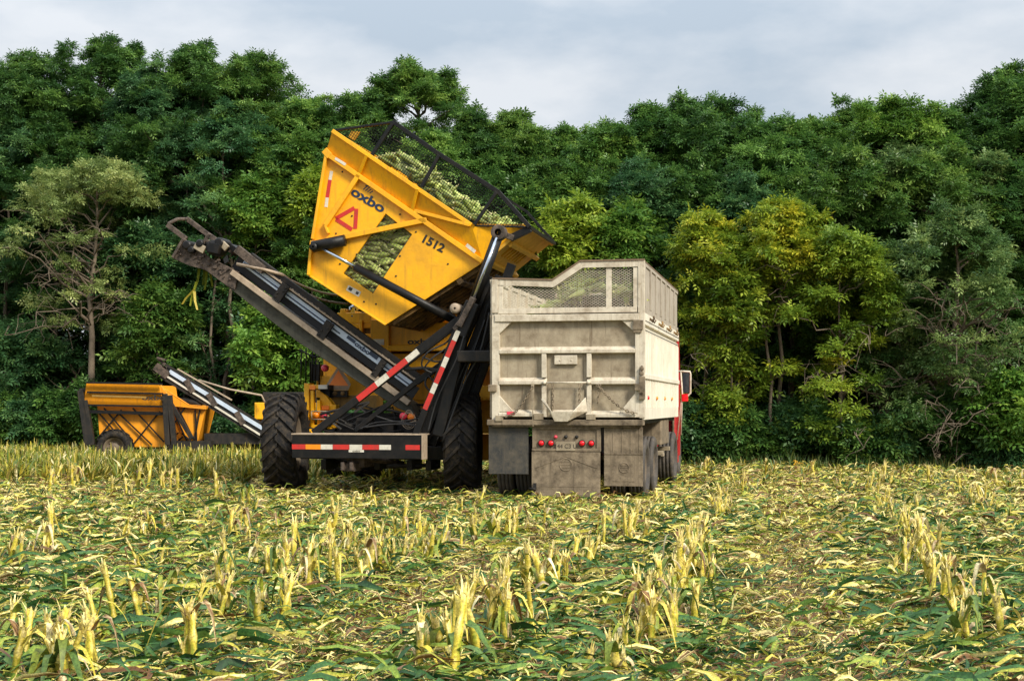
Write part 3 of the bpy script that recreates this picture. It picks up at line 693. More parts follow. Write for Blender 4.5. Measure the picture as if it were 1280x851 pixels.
b.box(HW - .07, HW + .035, .06, LEN, ZE + .001, ZE + .02)
b.build('cap_strip', M['wood_cap'], rx)
poly = [(xc(98), zc(193)), (xc(522), zc(193)), (xc(522), zc(68)), (xc(352), zc(68)), (x2 + .02, zc(128)), (xc(98), zc(120))]
b = MB(); wires(b, poly, .005, (R(32), R(148)), .036, .0062); b.build('expanded_mesh', M['alu_light'], rx)
# tailgate
b = MB(); b.box(xc(88), xc(528), .03, .07, zc(545), zc(214)); tg = b.build('tailgate', M['alu'], T)
b = MB()
zb(b, 66, 90, 213, 560, -.05, .07); zb(b, 527, 541, 238, 545, -.05, .06); zb(b, 76, 541, 214, 236, -.07, .05)
b.plate([(xc(90), zc(236)), (xc(90), zc(275)), (xc(130), zc(236))], -.045, .03); b.plate([(xc(527), zc(236)), (xc(483), zc(236)), (xc(527), zc(275))], -.045, .03)
b.plate([(xc(86), zc(470)), (xc(86), zc(528)), (xc(136), zc(528)), (xc(98), zc(485))], -.045, .03); b.plate([(xc(527), zc(470)), (xc(527), zc(530)), (xc(478), zc(530))], -.045, .03)
def ledge(X0, X1, Y0, Y1):                                     # a rib with a sloping top face
    xa, xb = xc(X0), xc(X1); za, zb_ = zc(Y0), zc(Y1); h = (za - zb_) * .45
    v = [(xa, .03, za), (xb, .03, za), (xa, -.06, za - h), (xb, -.06, za - h), (xa, -.06, zb_ + .01), (xb, -.06, zb_ + .01), (xa, .03, zb_), (xb, .03, zb_)]
    b.add(v, [(0, 2, 3, 1), (2, 4, 5, 3), (4, 6, 7, 5), (0, 6, 4, 2), (1, 3, 5, 7)])
ledge(90, 527, 318, 341); ledge(88, 242, 417, 441); ledge(372, 527, 417, 441); ledge(88, 232, 522, 545); ledge(368, 530, 524, 547)
zb(b, 226, 241, 341, 417, -.055, .03); zb(b, 226, 241, 441, 545, -.05, .03); zb(b, 371, 386, 341, 417, -.055, .03); zb(b, 371, 386, 441, 545, -.05, .03)
b.build('gate_frame', M['alu_light'], tg, .006)
b = MB(); zb(b, 242, 370, 343, 545, .012, .03); b.build('gate_recess', M['alu'], tg)
b = MB(); zb(b, 267, 340, 346, 375, -.045, .012)
for X in (285, 322): b.lathe([(-.01, .001), (-.01, .012), (0, .015)], (xc(X), -.045, zc(362)), 'y', 8)
b.build('hood_box', M['alu_light'], tg, .01)
b = MB(); zb(b, 258, 362, 455, 530, -.012, .012); b.build('chute_door', M['alu'], tg, .005)
# folded chute: a scoop of three plates hung under the door
c5 = lambda X, Y, y: (TF.p(610 + X / 6.4, 470, 0).x, y, 1.6 + (506 - (430 + Y / 6.4)) / 75.5)
b = MB()
def quad3(a_, b_, c_, d_, t=.012):
    v = [Vector(p) for p in (a_, b_, c_, d_)]; n = (v[1] - v[0]).cross(v[3] - v[0]).normalized() * t
    v += [p + n for p in v]; b.add(v, [(0, 1, 2, 3), (7, 6, 5, 4), (0, 4, 5, 1), (1, 5, 6, 2), (2, 6, 7, 3), (3, 7, 4, 0)])
quad3(c5(428, 440, -.06), c5(452, 436, -.08), c5(528, 540, -.24), c5(551, 612, -.22)); quad3(c5(522, 540, -.245), c5(702, 540, -.245), c5(655, 617, -.215), c5(549, 617, -.215))
quad3(c5(702, 542, -.24), c5(788, 430, -.07), c5(800, 538, -.06), c5(656, 614, -.21)); quad3(c5(530, 525, -.03), c5(700, 525, -.03), c5(702, 548, -.24), c5(524, 548, -.24))
b.build_each('chute_apron', M['alu_light'], tg)
b = MB(); b.tube([(xc(228), -.075, zc(434)), (xc(385), -.075, zc(434))], .014, 8)
for X in (236, 378): b.lathe([(-.03, .001), (-.03, .03), (.03, .03)], (xc(X), -.07, zc(434)), 'y', 10)
b.build('gate_rod', M['alu_light'], tg)
b = MB()
CH = M['mudplate']
def chn(pts, r): c_ = MB(); link_chain(c_, pts, .06, r); c_.build('chain', CH, tg)
chn([(xc(262), -.08, zc(440)), (xc(264), -.09, zc(520))], .008); chn([(xc(350), -.08, zc(440)), (xc(348), -.09, zc(512))], .008)
cat = [(xc(408 + 130 * t), -.10, zc(445 + 88 * t + 26 * math.sin(math.pi * t) * (.5 + t * .4))) for t in [i / 12 for i in range(13)]]
chn(cat, .009); chn([(xc(414), -.09, zc(445)), (xc(408), -.1, zc(505))], .010)
cat = [(xc(198 - 100 * t), -.10, zc(450 + 92 * t + 34 * math.sin(math.pi * t) * (.6 + t * .4))) for t in [i / 12 for i in range(13)]]
chn(cat, .009)
b = MB(); b.box(xc(194), xc(203), -.10, -.06, zc(520), zc(436)); b.tube([(xc(199), -.09, zc(520)), (xc(200), -.09, zc(575))], .012, 6); zb(b, 80, 103, 540, 558, -.12, -.03); zb(b, 203, 232, 533, 553, -.11, -.03); zb(b, 371, 400, 535, 553, -.11, -.03)
zb(b, 383, 398, 548, 555, -.09, -.03); b.build_each('latch_bar', M['alu'], tg, .004)
b = MB(); zb(b, 115, 140, 527, 537, -.066, -.06); b.build('reflector', M['pink'], tg)
# corner post, hinges
b = MB(); zb(b, 541, 557, 212, 548, -.045, .08); b.build('corner_post', M['alu_light'], T, .006)
b = MB(); zb(b, 521, 553, 236, 266, -.085, -.046); zb(b, 541, 560, 415, 488, -.10, -.046); zb(b, 527, 545, 438, 460, -.11, -.05); zb(b, 546, 552, 380, 412, -.07, -.046)
for Y in (390, 405, 470): b.lathe([(-.04, .001), (-.04, .035), (.03, .035)], (xc(549), -.06, zc(Y)), 'y', 10)
zb(b, 56, 82, 440, 462, -.09, -.05); zb(b, 522, 548, 262, 276, -.075, -.05)
b.build_each('hinge', M['mudplate'], T, .006)
# sill and underframe
b = MB(); zb(b, 52, 552, 553, 571, -.10, .25); zb(b, 66, 545, 571, 577, -.06, .2); b.build('sill', M['mudplate'], T, .008)
b = MB(); b.box(-.45, -.33, .2, 9.0, .75, 1.3); b.box(.33, .45, .2, 9.0, .75, 1.3); b.box(-1.0, 1.0, .85, 1.0, .42, .6); b.box(-1.0, 1.0, 2.2, 2.35, .42, .6); b.box(-.3, .3, .75, 1.15, .3, .7); b.box(-.3, .3, 2.1, 2.5, .3, .7)
b.box(-HW + .05, HW - .05, .3, LEN, 1.28, ZF); b.build('chassis', M['dark'], T, .01)
b = MB(); zb(b, 195, 415, 577, 653, -.0, .05); zb(b, 195, 415, 577, 584, -.03, .0); zb(b, 195, 208, 584, 645, -.02, .0); zb(b, 402, 415, 584, 648, -.02, .0); zb(b, 194, 416, 646, 655, -.03, .02)
lp = b.build('light_panel', M['mudplate'], T, .006)
for X in (224, 255, 355, 385):
    c = MB(); c.lathe([(-.055, .001), (-.05, .03), (-.035, .042), (-.02, .047)], (xc(X), 0, zc(629)), 'y', 20); t_ = c.build('tail_light', M['redlens'], lp)
    c = MB(); c.lathe([(-.028, .046), (-.03, .056), (0, .058)], (xc(X), 0, zc(629)), 'y', 20); c.build('bezel', M['dark'], t_)
for X, m in ((270, 'pink'), (303, 'belt'), (338, 'dark')):
    c = MB(); c.lathe([(-.04, .001), (-.035, .022), (-.01, .03), (0, .03)], (xc(X), 0, zc(608.5)), 'y', 16); c.build('marker_light', M[m], lp)
b = MB(); zb(b, 272, 334, 624, 653, -.036, -.03); pltt = b.build('licence_plate', M['alu'], lp, .003)
text('lettering', '144 C3 U', .10, M['ink'], pltt, Vector((xc(303), -.0375, zc(639))), depth=.001, sx=.95)
b = MB(); zb(b, 193, 414, 656, 801, -.02, .0); zb(b, 193, 414, 792, 803, -.03, .01)
mf = b.build('mud_flap', M['mudplate'], T, .004)
b = MB()
def emb(mb, X, Y, s_, y):
    mb.lathe([(0, .095 * s_), (-.006, .09 * s_), (-.006, .08 * s_), (0, .075 * s_)], (xc(X), y, zc(Y)), 'y', 24)
    for k in (-.5, 0, .5): mb.box(xc(X) - .075 * s_, xc(X) + .075 * s_, y - .005, y, zc(Y) + k * .08 * s_ - .006, zc(Y) + k * .08 * s_ + .006)
b.bar((xc(205), -.022, zc(708)), (xc(303), -.022, zc(671)), .016, .01); b.bar((xc(303), -.022, zc(671)), (xc(404), -.022, zc(708)), .016, .01); emb(b, 303, 698, 1.2, -.02)
for X0, X1, Y in ((225, 385, 768),): b.box(xc(X0), xc(X1), -.024, -.02, zc(Y) - .006, zc(Y) + .006)
b.build('embossing', M['mudplate'], mf)
b = MB(); b.tube([(xc(186), -.03, zc(776)), (xc(200), -.05, zc(776)), (xc(208), -.04, zc(780))], .018, 8); b.bar((xc(204), -.04, zc(780)), (xc(204), -.03, zc(758)), .05, .02); b.build('pull_hook', M['dark'], mf)
b = MB(); zb(b, 53, 181, 574, 730, .02, .035); zb(b, 53, 181, 572, 580, .01, .05); b.build('mud_flap', M['flap'], T, .003, 'black mud flap')
b = MB(); zb(b, 426, 551, 577, 765, .0, .015); zb(b, 426, 551, 660, 664, -.008, .0)
for k in range(5): zb(b, 426 + k * 28, 430 + k * 28, 578, 660, -.006, .0)
rf_ = b.build('mud_flap', M['mudplate'], T, .003, 'muddy grey mud flap')
b = MB(); emb(b, 490, 706, .95, -.0); b.box(xc(455), xc(525), -.005, 0, zc(750), zc(746)); b.build('embossing', M['mudplate'], rf_)
# wheels
for y in (.95, 2.3):
    for sx in (-1, 1):
        for x in (1.12, .80): wheel(T, (sx * x, y, .52), .52, .29, 0, sx, 'tyre_dusty', 'rim', True)
for sx in (-1, 1): wheel(T, (sx * 1.17, 5.6, .53), .53, .32, 0, sx, 'tyre_dusty', 'rim', True)
for sx in (-1, 1): wheel(T, (sx * 1.0, 8.6, .52), .52, .3, 0, sx, 'tyre_dusty', 'rim', True)
b = MB(); b.box(HW - .55, HW - .02, 3.4, 4.9, .85, 1.32); b.build('tool_box', M['mudplate'], T, .02)
b = MB(); b.box(HW - .5, HW + .02, 3.3, 3.5, .66, .74); b.box(HW - .02, HW + .03, 3.3, 3.52, .64, .70); b.box(HW - .5, HW, 4.9, 5.0, .7, .78); stp = b.build_each('step', M['alu'], T, .008)[0]
b = MB(); b.box(HW - .45, HW - .33, 3.288, 3.298, .66, .74); b.box(HW - .2, HW - .1, 3.288, 3.298, .66, .74); b.build('reflector', M['red'], stp)
c = MB(); c.lathe([(-.04, .001), (-.03, .035), (0, .04)], (HW - .25, .6, 1.24), 'y', 14); c.build('side_lamp', M['amber'], T)
# red cab ahead of the box
cx = 1.195
b = MB()
prof = [(6.75, .55), (6.75, 3.05), (6.95, 3.12), (7.9, 3.1), (8.2, 2.2), (8.2, .55)]
vs = [(x, y, z) for x in (-cx, cx) for y, z in prof]; n_ = len(prof)
b.add(vs, [tuple(range(n_)), tuple(range(n_, 2 * n_))[::-1]] + [(i, (i + 1) % n_, n_ + (i + 1) % n_, n_ + i) for i in range(n_)])
cabo = b.build('cab', M['cabred'], T, .05)
b = MB(); b.box(-.85, .85, 8.2, 9.7, .7, 2.05); b.build('hood', M['cabred'], cabo, .08)
b = MB(); b.box(cx, cx + .004, 7.05, 7.8, 2.15, 2.85); b.box(-cx - .004, -cx, 7.05, 7.8, 2.15, 2.85); b.build_each('window', M['glass'], cabo)
b = MB(); b.box(-cx - .004, cx + .004, 6.73, 6.755, 2.5, 2.54); b.tube([(cx - .02, 6.7, .7), (cx - .02, 6.7, 2.9)], .03, 8); b.box(cx - .1, cx - .03, 6.735, 6.75, 2.75, 2.85); b.build('trim', M['alu'], cabo)
b = MB(); xm0, zm0 = Q(851.5, 497, 7.4); xm1, zm1 = Q(862.5, 464, 7.4)
b.tube([(cx, 7.4, zm1 - .0), (xm0, 7.4, zm1), (xm1, 7.4, zm1 - .01), (xm1 + .01, 7.4, zm1 - .06), (xm1 + .01, 7.4, zm0 + .1), (xm1 - .06, 7.4, zm0 + .03), (xm0, 7.4, zm0 - .1), (cx, 7.4, zm0 - .9)], .022, 8)
b.tube([(xm0 - .01, 7.4, zm1), (xm0 + .02, 7.4, zm0 + .1), (xm0 - .01, 7.4, zm0 - .8)], .02, 8); mir = b.build('mirror_frame', M['alu_light'], cabo)
b = MB(); b.box(xm0 + .03, xm1 - .01, 7.40, 7.44, zm0 + .1, zm1 - .04); b.build('mirror', M['glass'], mir, .01)
b = MB(); b.box(xm0 + .02, xm1 - .04, 7.36, 7.44, zm0 - .08, zm0 + .08); b.build('side_lamp', M['redlens'], mir, .01)
b = MB(); b.box(cx - .06, cx + .0, 6.7, 7.9, .35, .95); b.build('side_step', M['cabred'], cabo, .02)

# ================================================================== EARS OF CORN
M['ear'] = leafmat('corn_husk', [(0, (.09, .16, .025)), (.35, (.24, .32, .055)), (.65, (.50, .53, .17)), (1, (.70, .64, .34))], .5, .15, .5)
M['heap'] = paint('corn_heap', (.14, .17, .04), (.03, .04, .012), .9, .7, scale=9, bump=.8, lo=.4, hi=.6)
def ear_mesh(seed):
    g = np.random.default_rng(seed); V = []; F = []; rn = []; L = .30; n = 8
    prof = [(0, .015), (.025, .032), (.08, .046), (.17, .045), (.24, .030), (.30, .008)]
    for i, (t, r) in enumerate(prof):
        for j in range(n):
            a = 2 * math.pi * j / n; V.append((t - L / 2, r * math.cos(a), r * math.sin(a))); rn.append(np.clip(.35 + .25 * t / L + g.normal(0, .07), 0, 1))
    for i in range(len(prof) - 1):
        for j in range(n): F.append((i * n + j, i * n + (j + 1) % n, (i + 1) * n + (j + 1) % n, (i + 1) * n + j))
    for k in range(4):                                          # husk leaves and silk
        a = g.uniform(0, 6.28); o = len(V); ln = g.uniform(.04, .09); x0 = -L / 2 if k < 3 else L / 2 - .02; sg = -1 if k < 3 else 1; c = g.uniform(.5, 1)
        for t in (0, .5, 1):
            for s in (-1, 1):
                wd = .018 * (1 - .8 * t); V.append((x0 + sg * t * ln * (.4 if k < 2 else 1), (.02 + t * .03) * math.cos(a) + s * wd * -math.sin(a), (.02 + t * .03) * math.sin(a) + s * wd * math.cos(a))); rn.append(c)
        F += [(o, o + 1, o + 3, o + 2), (o + 2, o + 3, o + 5, o + 4)]
    ob = npmesh('corn_ear', np.array(V), np.array(F), M['ear'], rnd=np.array(rn), smooth=True); return ob
ears = [ear_mesh(i) for i in range(5)]; used_ear = set()
def put_ear(loc, rot, label, group):
    k = int(rng.integers(5)); o = ears[k]
    if k in used_ear: o = o.copy(); col.objects.link(o)
    used_ear.add(k); o.location = loc; o.rotation_euler = rot; s = rng.uniform(.85, 1.2); o.scale = (s, s, s)
    tag(o, label, 'corn ear', group)
# heap in the raised hopper: slides towards the discharge lip
sn, cs = math.sin(HEAD), math.cos(HEAD)
def heap(name, prof, y0, y1, fr, label, ny=14, amp=.06, side=.35):
    """surface over the x,z profile 'prof' running along y; edges sink"""
    V = []; K = len(prof)
    for j in range(ny):
        t = j / (ny - 1); y = y0 + (y1 - y0) * t; sink = side * abs(2 * t - 1) ** 3
        for x, z in prof: V.append((*fr.world(x, y), z - sink + rng.normal(0, amp)))
    nv = len(V)
    for j in range(ny):
        t = j / (ny - 1); y = y0 + (y1 - y0) * t
        for x, z in prof: V.append((*fr.world(x, y), z - .9))
    F = []
    for j in range(ny - 1):
        for i in range(K - 1): o = j * K + i; F.append((o, o + 1, o + K + 1, o + K))
    o = npmesh(name, np.array(V), np.array(F), M['heap'], smooth=True); tag(o, label, 'corn heap', None, 'stuff'); return V[:nv], K, ny
P, Q = HF.p, HF.q
hp = [Q(*p, YH + .6) for p in ((492, 196), (510, 204), (535, 222), (560, 240), (585, 256), (610, 272), (630, 284), (650, 292))]
V1, K, ny = heap('corn_heap', hp, YH + .03, YH + DEP - .2, HF, 'heap of pale green corn ears sliding to the lip of the raised hopper', amp=.05, side=.25)
g1 = 'corn ears heaped in the raised hopper'
LB1 = 'pale green unshucked corn ear heaped behind the black mesh guard of the raised hopper'
for i in range(150):
    u = rng.uniform(0, K - 1.01); t = abs(rng.normal(0, .30)); t = min(t, .95); i0 = int(u); f = u - i0
    x = hp[i0][0] * (1 - f) + hp[i0 + 1][0] * f; z = hp[i0][1] * (1 - f) + hp[i0 + 1][1] * f; y = YH + .06 + t * (DEP - .3)
    wx, wy = HF.world(x, y); sink = .25 * abs(2 * t - 1) ** 3
    put_ear((wx, wy, z - sink + rng.uniform(-.01, .13)), (rng.uniform(0, 6.28), rng.normal(.35, .45), rng.normal(-.2, .7)), LB1, g1)
LB2 = 'green corn ear pressed against the wire mesh window of the raised yellow hopper'
wv = [Vector(p) for p in win]
for i in range(16):
    for j in range(4):
        a = (j + rng.uniform(.1, .9)) / 4; bb = (i + rng.uniform(.1, .9)) / 16
        p = (wv[0] * (1 - a) + wv[1] * a) * (1 - bb) + (wv[3] * (1 - a) + wv[2] * a) * bb
        wx, wy = HF.world(p.x, YH + .09 + rng.uniform(0, .03)); put_ear((wx, wy, p.y), (rng.uniform(0, 6.28), rng.normal(.15, .35), -HEAD + rng.normal(0, .25)), LB2, 'corn ears behind the hopper window')
b = MB(); pts = [tuple(wv[i]) for i in range(4)]
cx_ = sum(p[0] for p in pts) / 4; cz_ = sum(p[1] for p in pts) / 4
b.plate([(cx_ + (x - cx_) * 1.25, cz_ + (z - cz_) * 1.15) for x, z in pts], YH + .14, YH + .18); fill = b.build('inner_screen', M['heap'], hopper)
# heap in the truck
tp = [(-HW + .1, 2.8), (-.7, 3.05), (-.3, 3.24), (.1, 3.46), (.5, 3.52), (.85, 3.46), (HW - .08, 3.36)]
heap('corn_heap', tp, .15, LEN - .6, TF, 'mound of corn ears filling the box of the truck', amp=.04, side=.08, ny=22)
for i in range(95):
    u = rng.uniform(1, 5.99); i0 = int(u); f = u - i0; t = min(abs(rng.normal(.02, .07)), .9)
    x = tp[i0][0] * (1 - f) + tp[i0 + 1][0] * f; z = tp[i0][1] * (1 - f) + tp[i0 + 1][1] * f; y = .2 + t * (LEN - 1)
    wx, wy = TF.world(x, y); put_ear((wx, wy, z - .08 * abs(2 * t - 1) ** 3 + .04 + rng.uniform(0, .09)), (rng.uniform(0, 6.28), rng.normal(0, .4), rng.uniform(0, 6.28)), 'pale corn ear in the load seen through the mesh above the tailgate of the truck', 'corn ears loaded in the truck')

# ================================================================== THE SECOND MACHINE, BEYOND ON THE LEFT
SF = Frame(-10.95, 39.0, R(-4)); P, Q = SF.p, SF.q
S = empty('corn_harvester', (SF.ox, SF.oy, 0), R(4))
tag(S, 'farther orange-yellow harvester at the left with its hopper down among the crop', 'harvester')
b = MB(); y1 = 2.3
low = [Q(*p, 0) for p in ((122, 507), (207, 508), (205, 558), (126, 558))]; b.plate(low, 0, y1)
upp = [Q(*p, 0) for p in ((107, 507), (206, 508), (202, 481), (112, 479))]; b.plate(upp, lambda x, z: -.25 - .25 * (z - 1.6), .06)
b.plate(upp, y1, y1 + .06)
b.plate([Q(*p, 0) for p in ((207, 508), (216, 498), (202, 481))], -.2, .0)
bin_ = b.build('hopper', M['yellow_far'], S, .01)
b = MB(); b.plate([Q(*p, .6) for p in ((212, 505), (258, 508), (246, 555), (214, 555))], .6, 2.4); q = [Q(*p, .5) for p in ((205, 486), (222, 497), (236, 506), (259, 508), (258, 511), (212, 507))]; b.plate(q, .45, .62)
b.build('hopper_chute', M['yellow_far'], bin_, .01)
b = MB()
for p, q, y in (((108, 478), (203, 480), -.52), ((109, 490), (204, 492), -.40), ((106, 506), (208, 508), -.3), ((103, 514), (208, 517), -.2)): b.bar(P(*p, y), P(*q, y), .05 if y != -.2 else .09, .06)
for p, q in (((122, 514), (146, 542)), ((130, 510), (160, 545)), ((146, 514), (190, 556)), ((166, 510), (205, 552)), ((152, 512), (122, 548)), ((200, 514), (166, 556))): b.bar(P(*p, -.08), P(*q, -.08), .04, .04)
for p, q in (((232, 508), (214, 535)), ((244, 512), (246, 555)), ((216, 512), (236, 556)), ((220, 505), (244, 552)), ((250, 512), (243, 550))): b.bar(P(*p, .55), P(*q, .55), .04, .04)
b.build_each('lattice_bar', M['black'], bin_)
b = MB()
for p, q, wd in (((101, 488), (110, 556), .16), ((107, 500), (116, 556), .12), ((206, 492), (210, 556), .14), ((212, 494), (218, 556), .13)): b.bar(P(*p, -.25), P(*q, -.25), wd, .2)
b.bar(P(100, 488, -.2), P(112, 487, -.2), .1, .2); b.bar(P(214, 505, .3), P(240, 548, .3), .12, .1)
b.build_each('lift_arm', M['dark'], S, .01)
b = MB(); b.bar(P(115, 494.5, -.46), P(183, 496.5, -.46), .05, .01); b.build('stripe', M['olive'], bin_)
text('lettering', 'oxbo', .20, M['ink'], bin_, P(192, 497, -.45), 0, .004, 1.5)
sw = wheel(S, (0, 0, 0), .46, .4, 18, -1); sw.location = (P(144, 556, -.2).x, -.25, .44); sw.rotation_euler = (0, 0, R(90))
wheel(S, (P(232, 556, 1.2).x, 1.2, .6), .6, .5, 18, 1)
b = MB(); b.box(P(118, 550).x, P(262, 550).x, .2, 2.2, .3, .6); b.box(P(250, 550).x, 5.6, .8, 1.6, .5, .8); b.build('chassis', M['dark'], S)
yc = .9
b = MB(); b.bar(P(203, 470, yc), P(328, 546, yc), .12, .5); cv = b.build('conveyor', M['dark'], S)
def rl(p, q, wd, y, m, nm, dp=.06): b = MB(); b.bar(P(*p, y), P(*q, y), wd, dp); b.build(nm, M[m], cv)
rl((208, 463), (330, 540), .22, yc + .02, 'belt', 'belt', .5); rl((212, 464), (328, 535), .11, yc - .25, 'bluewhite', 'side_panel'); rl((208, 456), (330, 531), .06, yc - .25, 'dark', 'top_rail')
rl((205, 468), (328, 545), .05, yc - .26, 'white', 'lower_rail'); rl((222, 461), (290, 500), .04, yc - .2, 'tan', 'upper_flange')
b = MB(); b.bar(P(197, 448, yc), P(207, 456, yc), .07, .1); b.bar(P(197, 447, yc), P(207, 450, yc), .05, .3); b.bar(P(196, 458, yc), P(212, 470, yc), .22, .6); b.lathe([(-.3, .1), (.3, .1)], P(206, 462, yc), 'y', 12)
for px, py in ((236, 481), (264, 498), (299, 521)): c = P(px, py, yc - .28); b.bar(c + Vector((-.08, 0, .14)), c + Vector((.12, 0, -.2)), .16, .06)
b.build_each('conveyor_head', M['headmetal'], cv)
b = MB(); p0, p1, p2 = P(248, 475, yc), P(327, 494, yc), P(331, 503, yc); b.tube([p0, p0.lerp(p1, .5) + Vector((0, 0, -.05)), p1, p2], .03, 6); b.build('rope', M['tan'], cv)
b = MB(); xa, za = Q(318, 503, 1.2); xb, zb_ = Q(337, 524, 1.2); b.box(xa, xb, 1.2, 1.9, zb_, za); b.box(xa + .1, xb + 1.2, 1.4, 3, .6, za); b.build('body_panels', M['yellow'], S, .02)
b = MB(); b.box(xa + .2, xb + 1.2, 1.5, 3.2, za, za + .3); b.build('engine_cover', M['dark'], S, .02)
b = MB(); b.tube([P(224, 502, .8), P(244, 503, .8), P(252, 507, .8)], .12, 10); b.build('rubber_flap', M['dark'], S)

# ================================================================== PLANT PIECES
def strips(c, ang, L, W, arch, lift, twist, K=5, bend=None, fold=.25, roll=None):
    """many leaf blades at once: c (n,3) centre, ang heading, L, W sizes, arch height; returns V, F"""
    n = len(c); t = np.linspace(0, 1, K)[None, :]; prof = np.interp(t[0], [0, .25, .6, .85, 1], [.55, 1, .85, .5, .04])[None, :]
    bend = np.zeros(n) if bend is None else bend
    s = (t - .5) * L[:, None]; q = bend[:, None] * (t - .5) ** 2 * L[:, None]
    ca, sa = np.cos(ang)[:, None], np.sin(ang)[:, None]
    cx = c[:, 0:1] + ca * s - sa * q; cy = c[:, 1:2] + sa * s + ca * q
    cz = c[:, 2:3] + arch[:, None] * np.sin(np.pi * t) + lift[:, None] * t
    ph = rng.uniform(0, 6.28, (n, 1)); cz = cz + .010 * np.sin(t * 9 + ph)
    r0 = (rng.normal(0, .35, n) if roll is None else roll)[:, None] + twist[:, None] * (t - .5)
    hw = W[:, None] * prof * .5 * rng.uniform(.72, 1.22, (n, K))
    nx, ny_ = -sa, ca
    V = np.empty((n, K, 3, 3), np.float32)
    for k, sg in enumerate((-1, 0, 1)):
        off = sg * hw; dn = (-fold * hw if sg == 0 else 0)
        V[:, :, k, 0] = cx + nx * off * np.cos(r0); V[:, :, k, 1] = cy + ny_ * off * np.cos(r0); V[:, :, k, 2] = cz + off * np.sin(r0) + dn
    base = (np.arange(n) * K * 3)[:, None, None]; i = np.arange(K - 1)[None, :, None] * 3; j = np.arange(2)[None, None, :]
    a = (base + i + j).reshape(-1); F = np.stack([a, a + 1, a + 4, a + 3], 1)
    return V.reshape(-1, 3), F
def per(x, k): return np.repeat(x, k)

# ------------------------------------------------------------------ ground
def gnoise(x, y): return .035 * np.sin(x * 1.7 + 1.3 * np.sin(y * .7)) * np.cos(y * 1.1 + .5) + .02 * np.sin(x * 4.1 + y * 2.3)
gx = np.unique(np.concatenate([np.linspace(-900, -40, 14), np.linspace(-40, 40, 260), np.linspace(40, 900, 14)]))
gyv = np.unique(np.concatenate([np.linspace(-60, 2, 8), np.linspace(2, 48, 240), np.linspace(48, 1200, 16)]))
X, Y = np.meshgrid(gx, gyv); fade = np.clip((46 - np.abs(Y - 20)) / 20, 0, 1) * (np.abs(X) < 36)
Z = (gnoise(X, Y) - .03) * fade
V = np.stack([X, Y, Z], -1).reshape(-1, 3); nx_ = len(gx); jj, ii = np.meshgrid(np.arange(len(gyv) - 1), np.arange(nx_ - 1), indexing='ij'); a = (jj * nx_ + ii).ravel()
m, N, L, bs = _new('stubble_soil')
soil = _mix(N, L, _noise(N, L, .8, 6), (.080, .046, .020), (.19, .115, .05))
frag = _noise(N, L, 22, 4, (1, 2.2, 1)); soil = _mix(N, L, _ramp(N, L, frag, .52, .60), soil, (.24, .20, .075))
frag2 = _noise(N, L, 16, 4, (2.1, 1, 1)); soil = _mix(N, L, _ramp(N, L, frag2, .54, .61), soil, (.05, .085, .025))
L.new(soil, bs.inputs['Base Color']); bs.inputs['Roughness'].default_value = .9
bp = N.new("ShaderNodeBump"); bp.inputs['Strength'].default_value = .8; bp.inputs['Distance'].default_value = .03; L.new(frag, bp.inputs['Height']); L.new(bp.outputs[0], bs.inputs['Normal'])
g = npmesh('ground', V, np.stack([a, a + 1, a + nx_ + 1, a + nx_], 1), m, smooth=True); tag(g, 'harvested corn field of brown soil', None, None, 'structure')
HX, HY = math.sin(HEAD), math.cos(HEAD)
def edge_y(x): return np.interp(x, [-40, -16, -4, 5, 14, 40], [52, 46.5, 42, 38.5, 36.5, 34])   # where the wood begins

# ------------------------------------------------------------------ leaf litter
STOPS = [(0, (.010, .036, .012)), (.22, (.040, .115, .028)), (.40, (.125, .215, .040)), (.54, (.22, .30, .035)), (.70, (.58, .48, .075)), (.86, (.90, .77, .34)), (.93, (.19, .095, .03)), (1, (.12, .055, .02))]
M['litter'] = leafmat('cut_corn_leaves', STOPS, .48, .18, 0, .3, .45)
def litter(name, n, d0, d1, pw, Lr, Wr, label, colour, K=5, zr=.07, arch=.04, lim=None, rough=None):
    d = (rng.uniform(d0 ** pw, d1 ** pw, n)) ** (1 / pw); x = rng.uniform(-.43, .43, n) * d
    if lim is not None: k = lim(x, d); x, d = x[k], d[k]; n = len(x)
    L_ = rng.uniform(*Lr, n) * rng.uniform(.6, 1.15, n); W_ = rng.uniform(*Wr, n)
    ang = rng.uniform(0, 6.28, n); ang = np.where(rng.random(n) < .45, rng.normal(0, .5, n), ang)
    z = gnoise(x, d) - .03 + rng.random(n) ** 1.6 * zr + .012
    c = np.stack([x, d, z], 1)
    V, F = strips(c, ang, L_, W_, np.abs(rng.normal(0, arch, n)), rng.normal(0, .03, n), rng.normal(0, 1.6, n), K, rng.normal(0, .8, n), .45, rng.normal(0, .6, n))
    rn = np.clip(per(colour(n, x, d), K * 3) + np.tile((np.linspace(-.04, .05, K)[:, None] + np.array([-.025, .075, -.025])[None, :]).ravel(), n), 0, 1)
    o = npmesh(name, V, F, M['litter'], rnd=rn, smooth=True); tag(o, label, 'leaf litter', None, 'stuff'); return o
def track(x, d):                                                # wheel tracks run with the machines' heading
    s = x * HY - d * HX; return np.exp(-((s + 3.0) / .45) ** 2) + np.exp(-((s + .15) / .55) ** 2)
def col_leaf(n, x, d):
    green = rng.beta(1.6, 2.2, n) * .55; straw = rng.uniform(.50, .92, n); br = rng.uniform(.9, 1, n)
    ps = np.clip(.24 + (d - 9) * .018, .2, .6) + .18 * np.clip(track(x, d), 0, 1); u = rng.random(n)
    return np.where(u < ps, straw, np.where(u > .965, br, green))
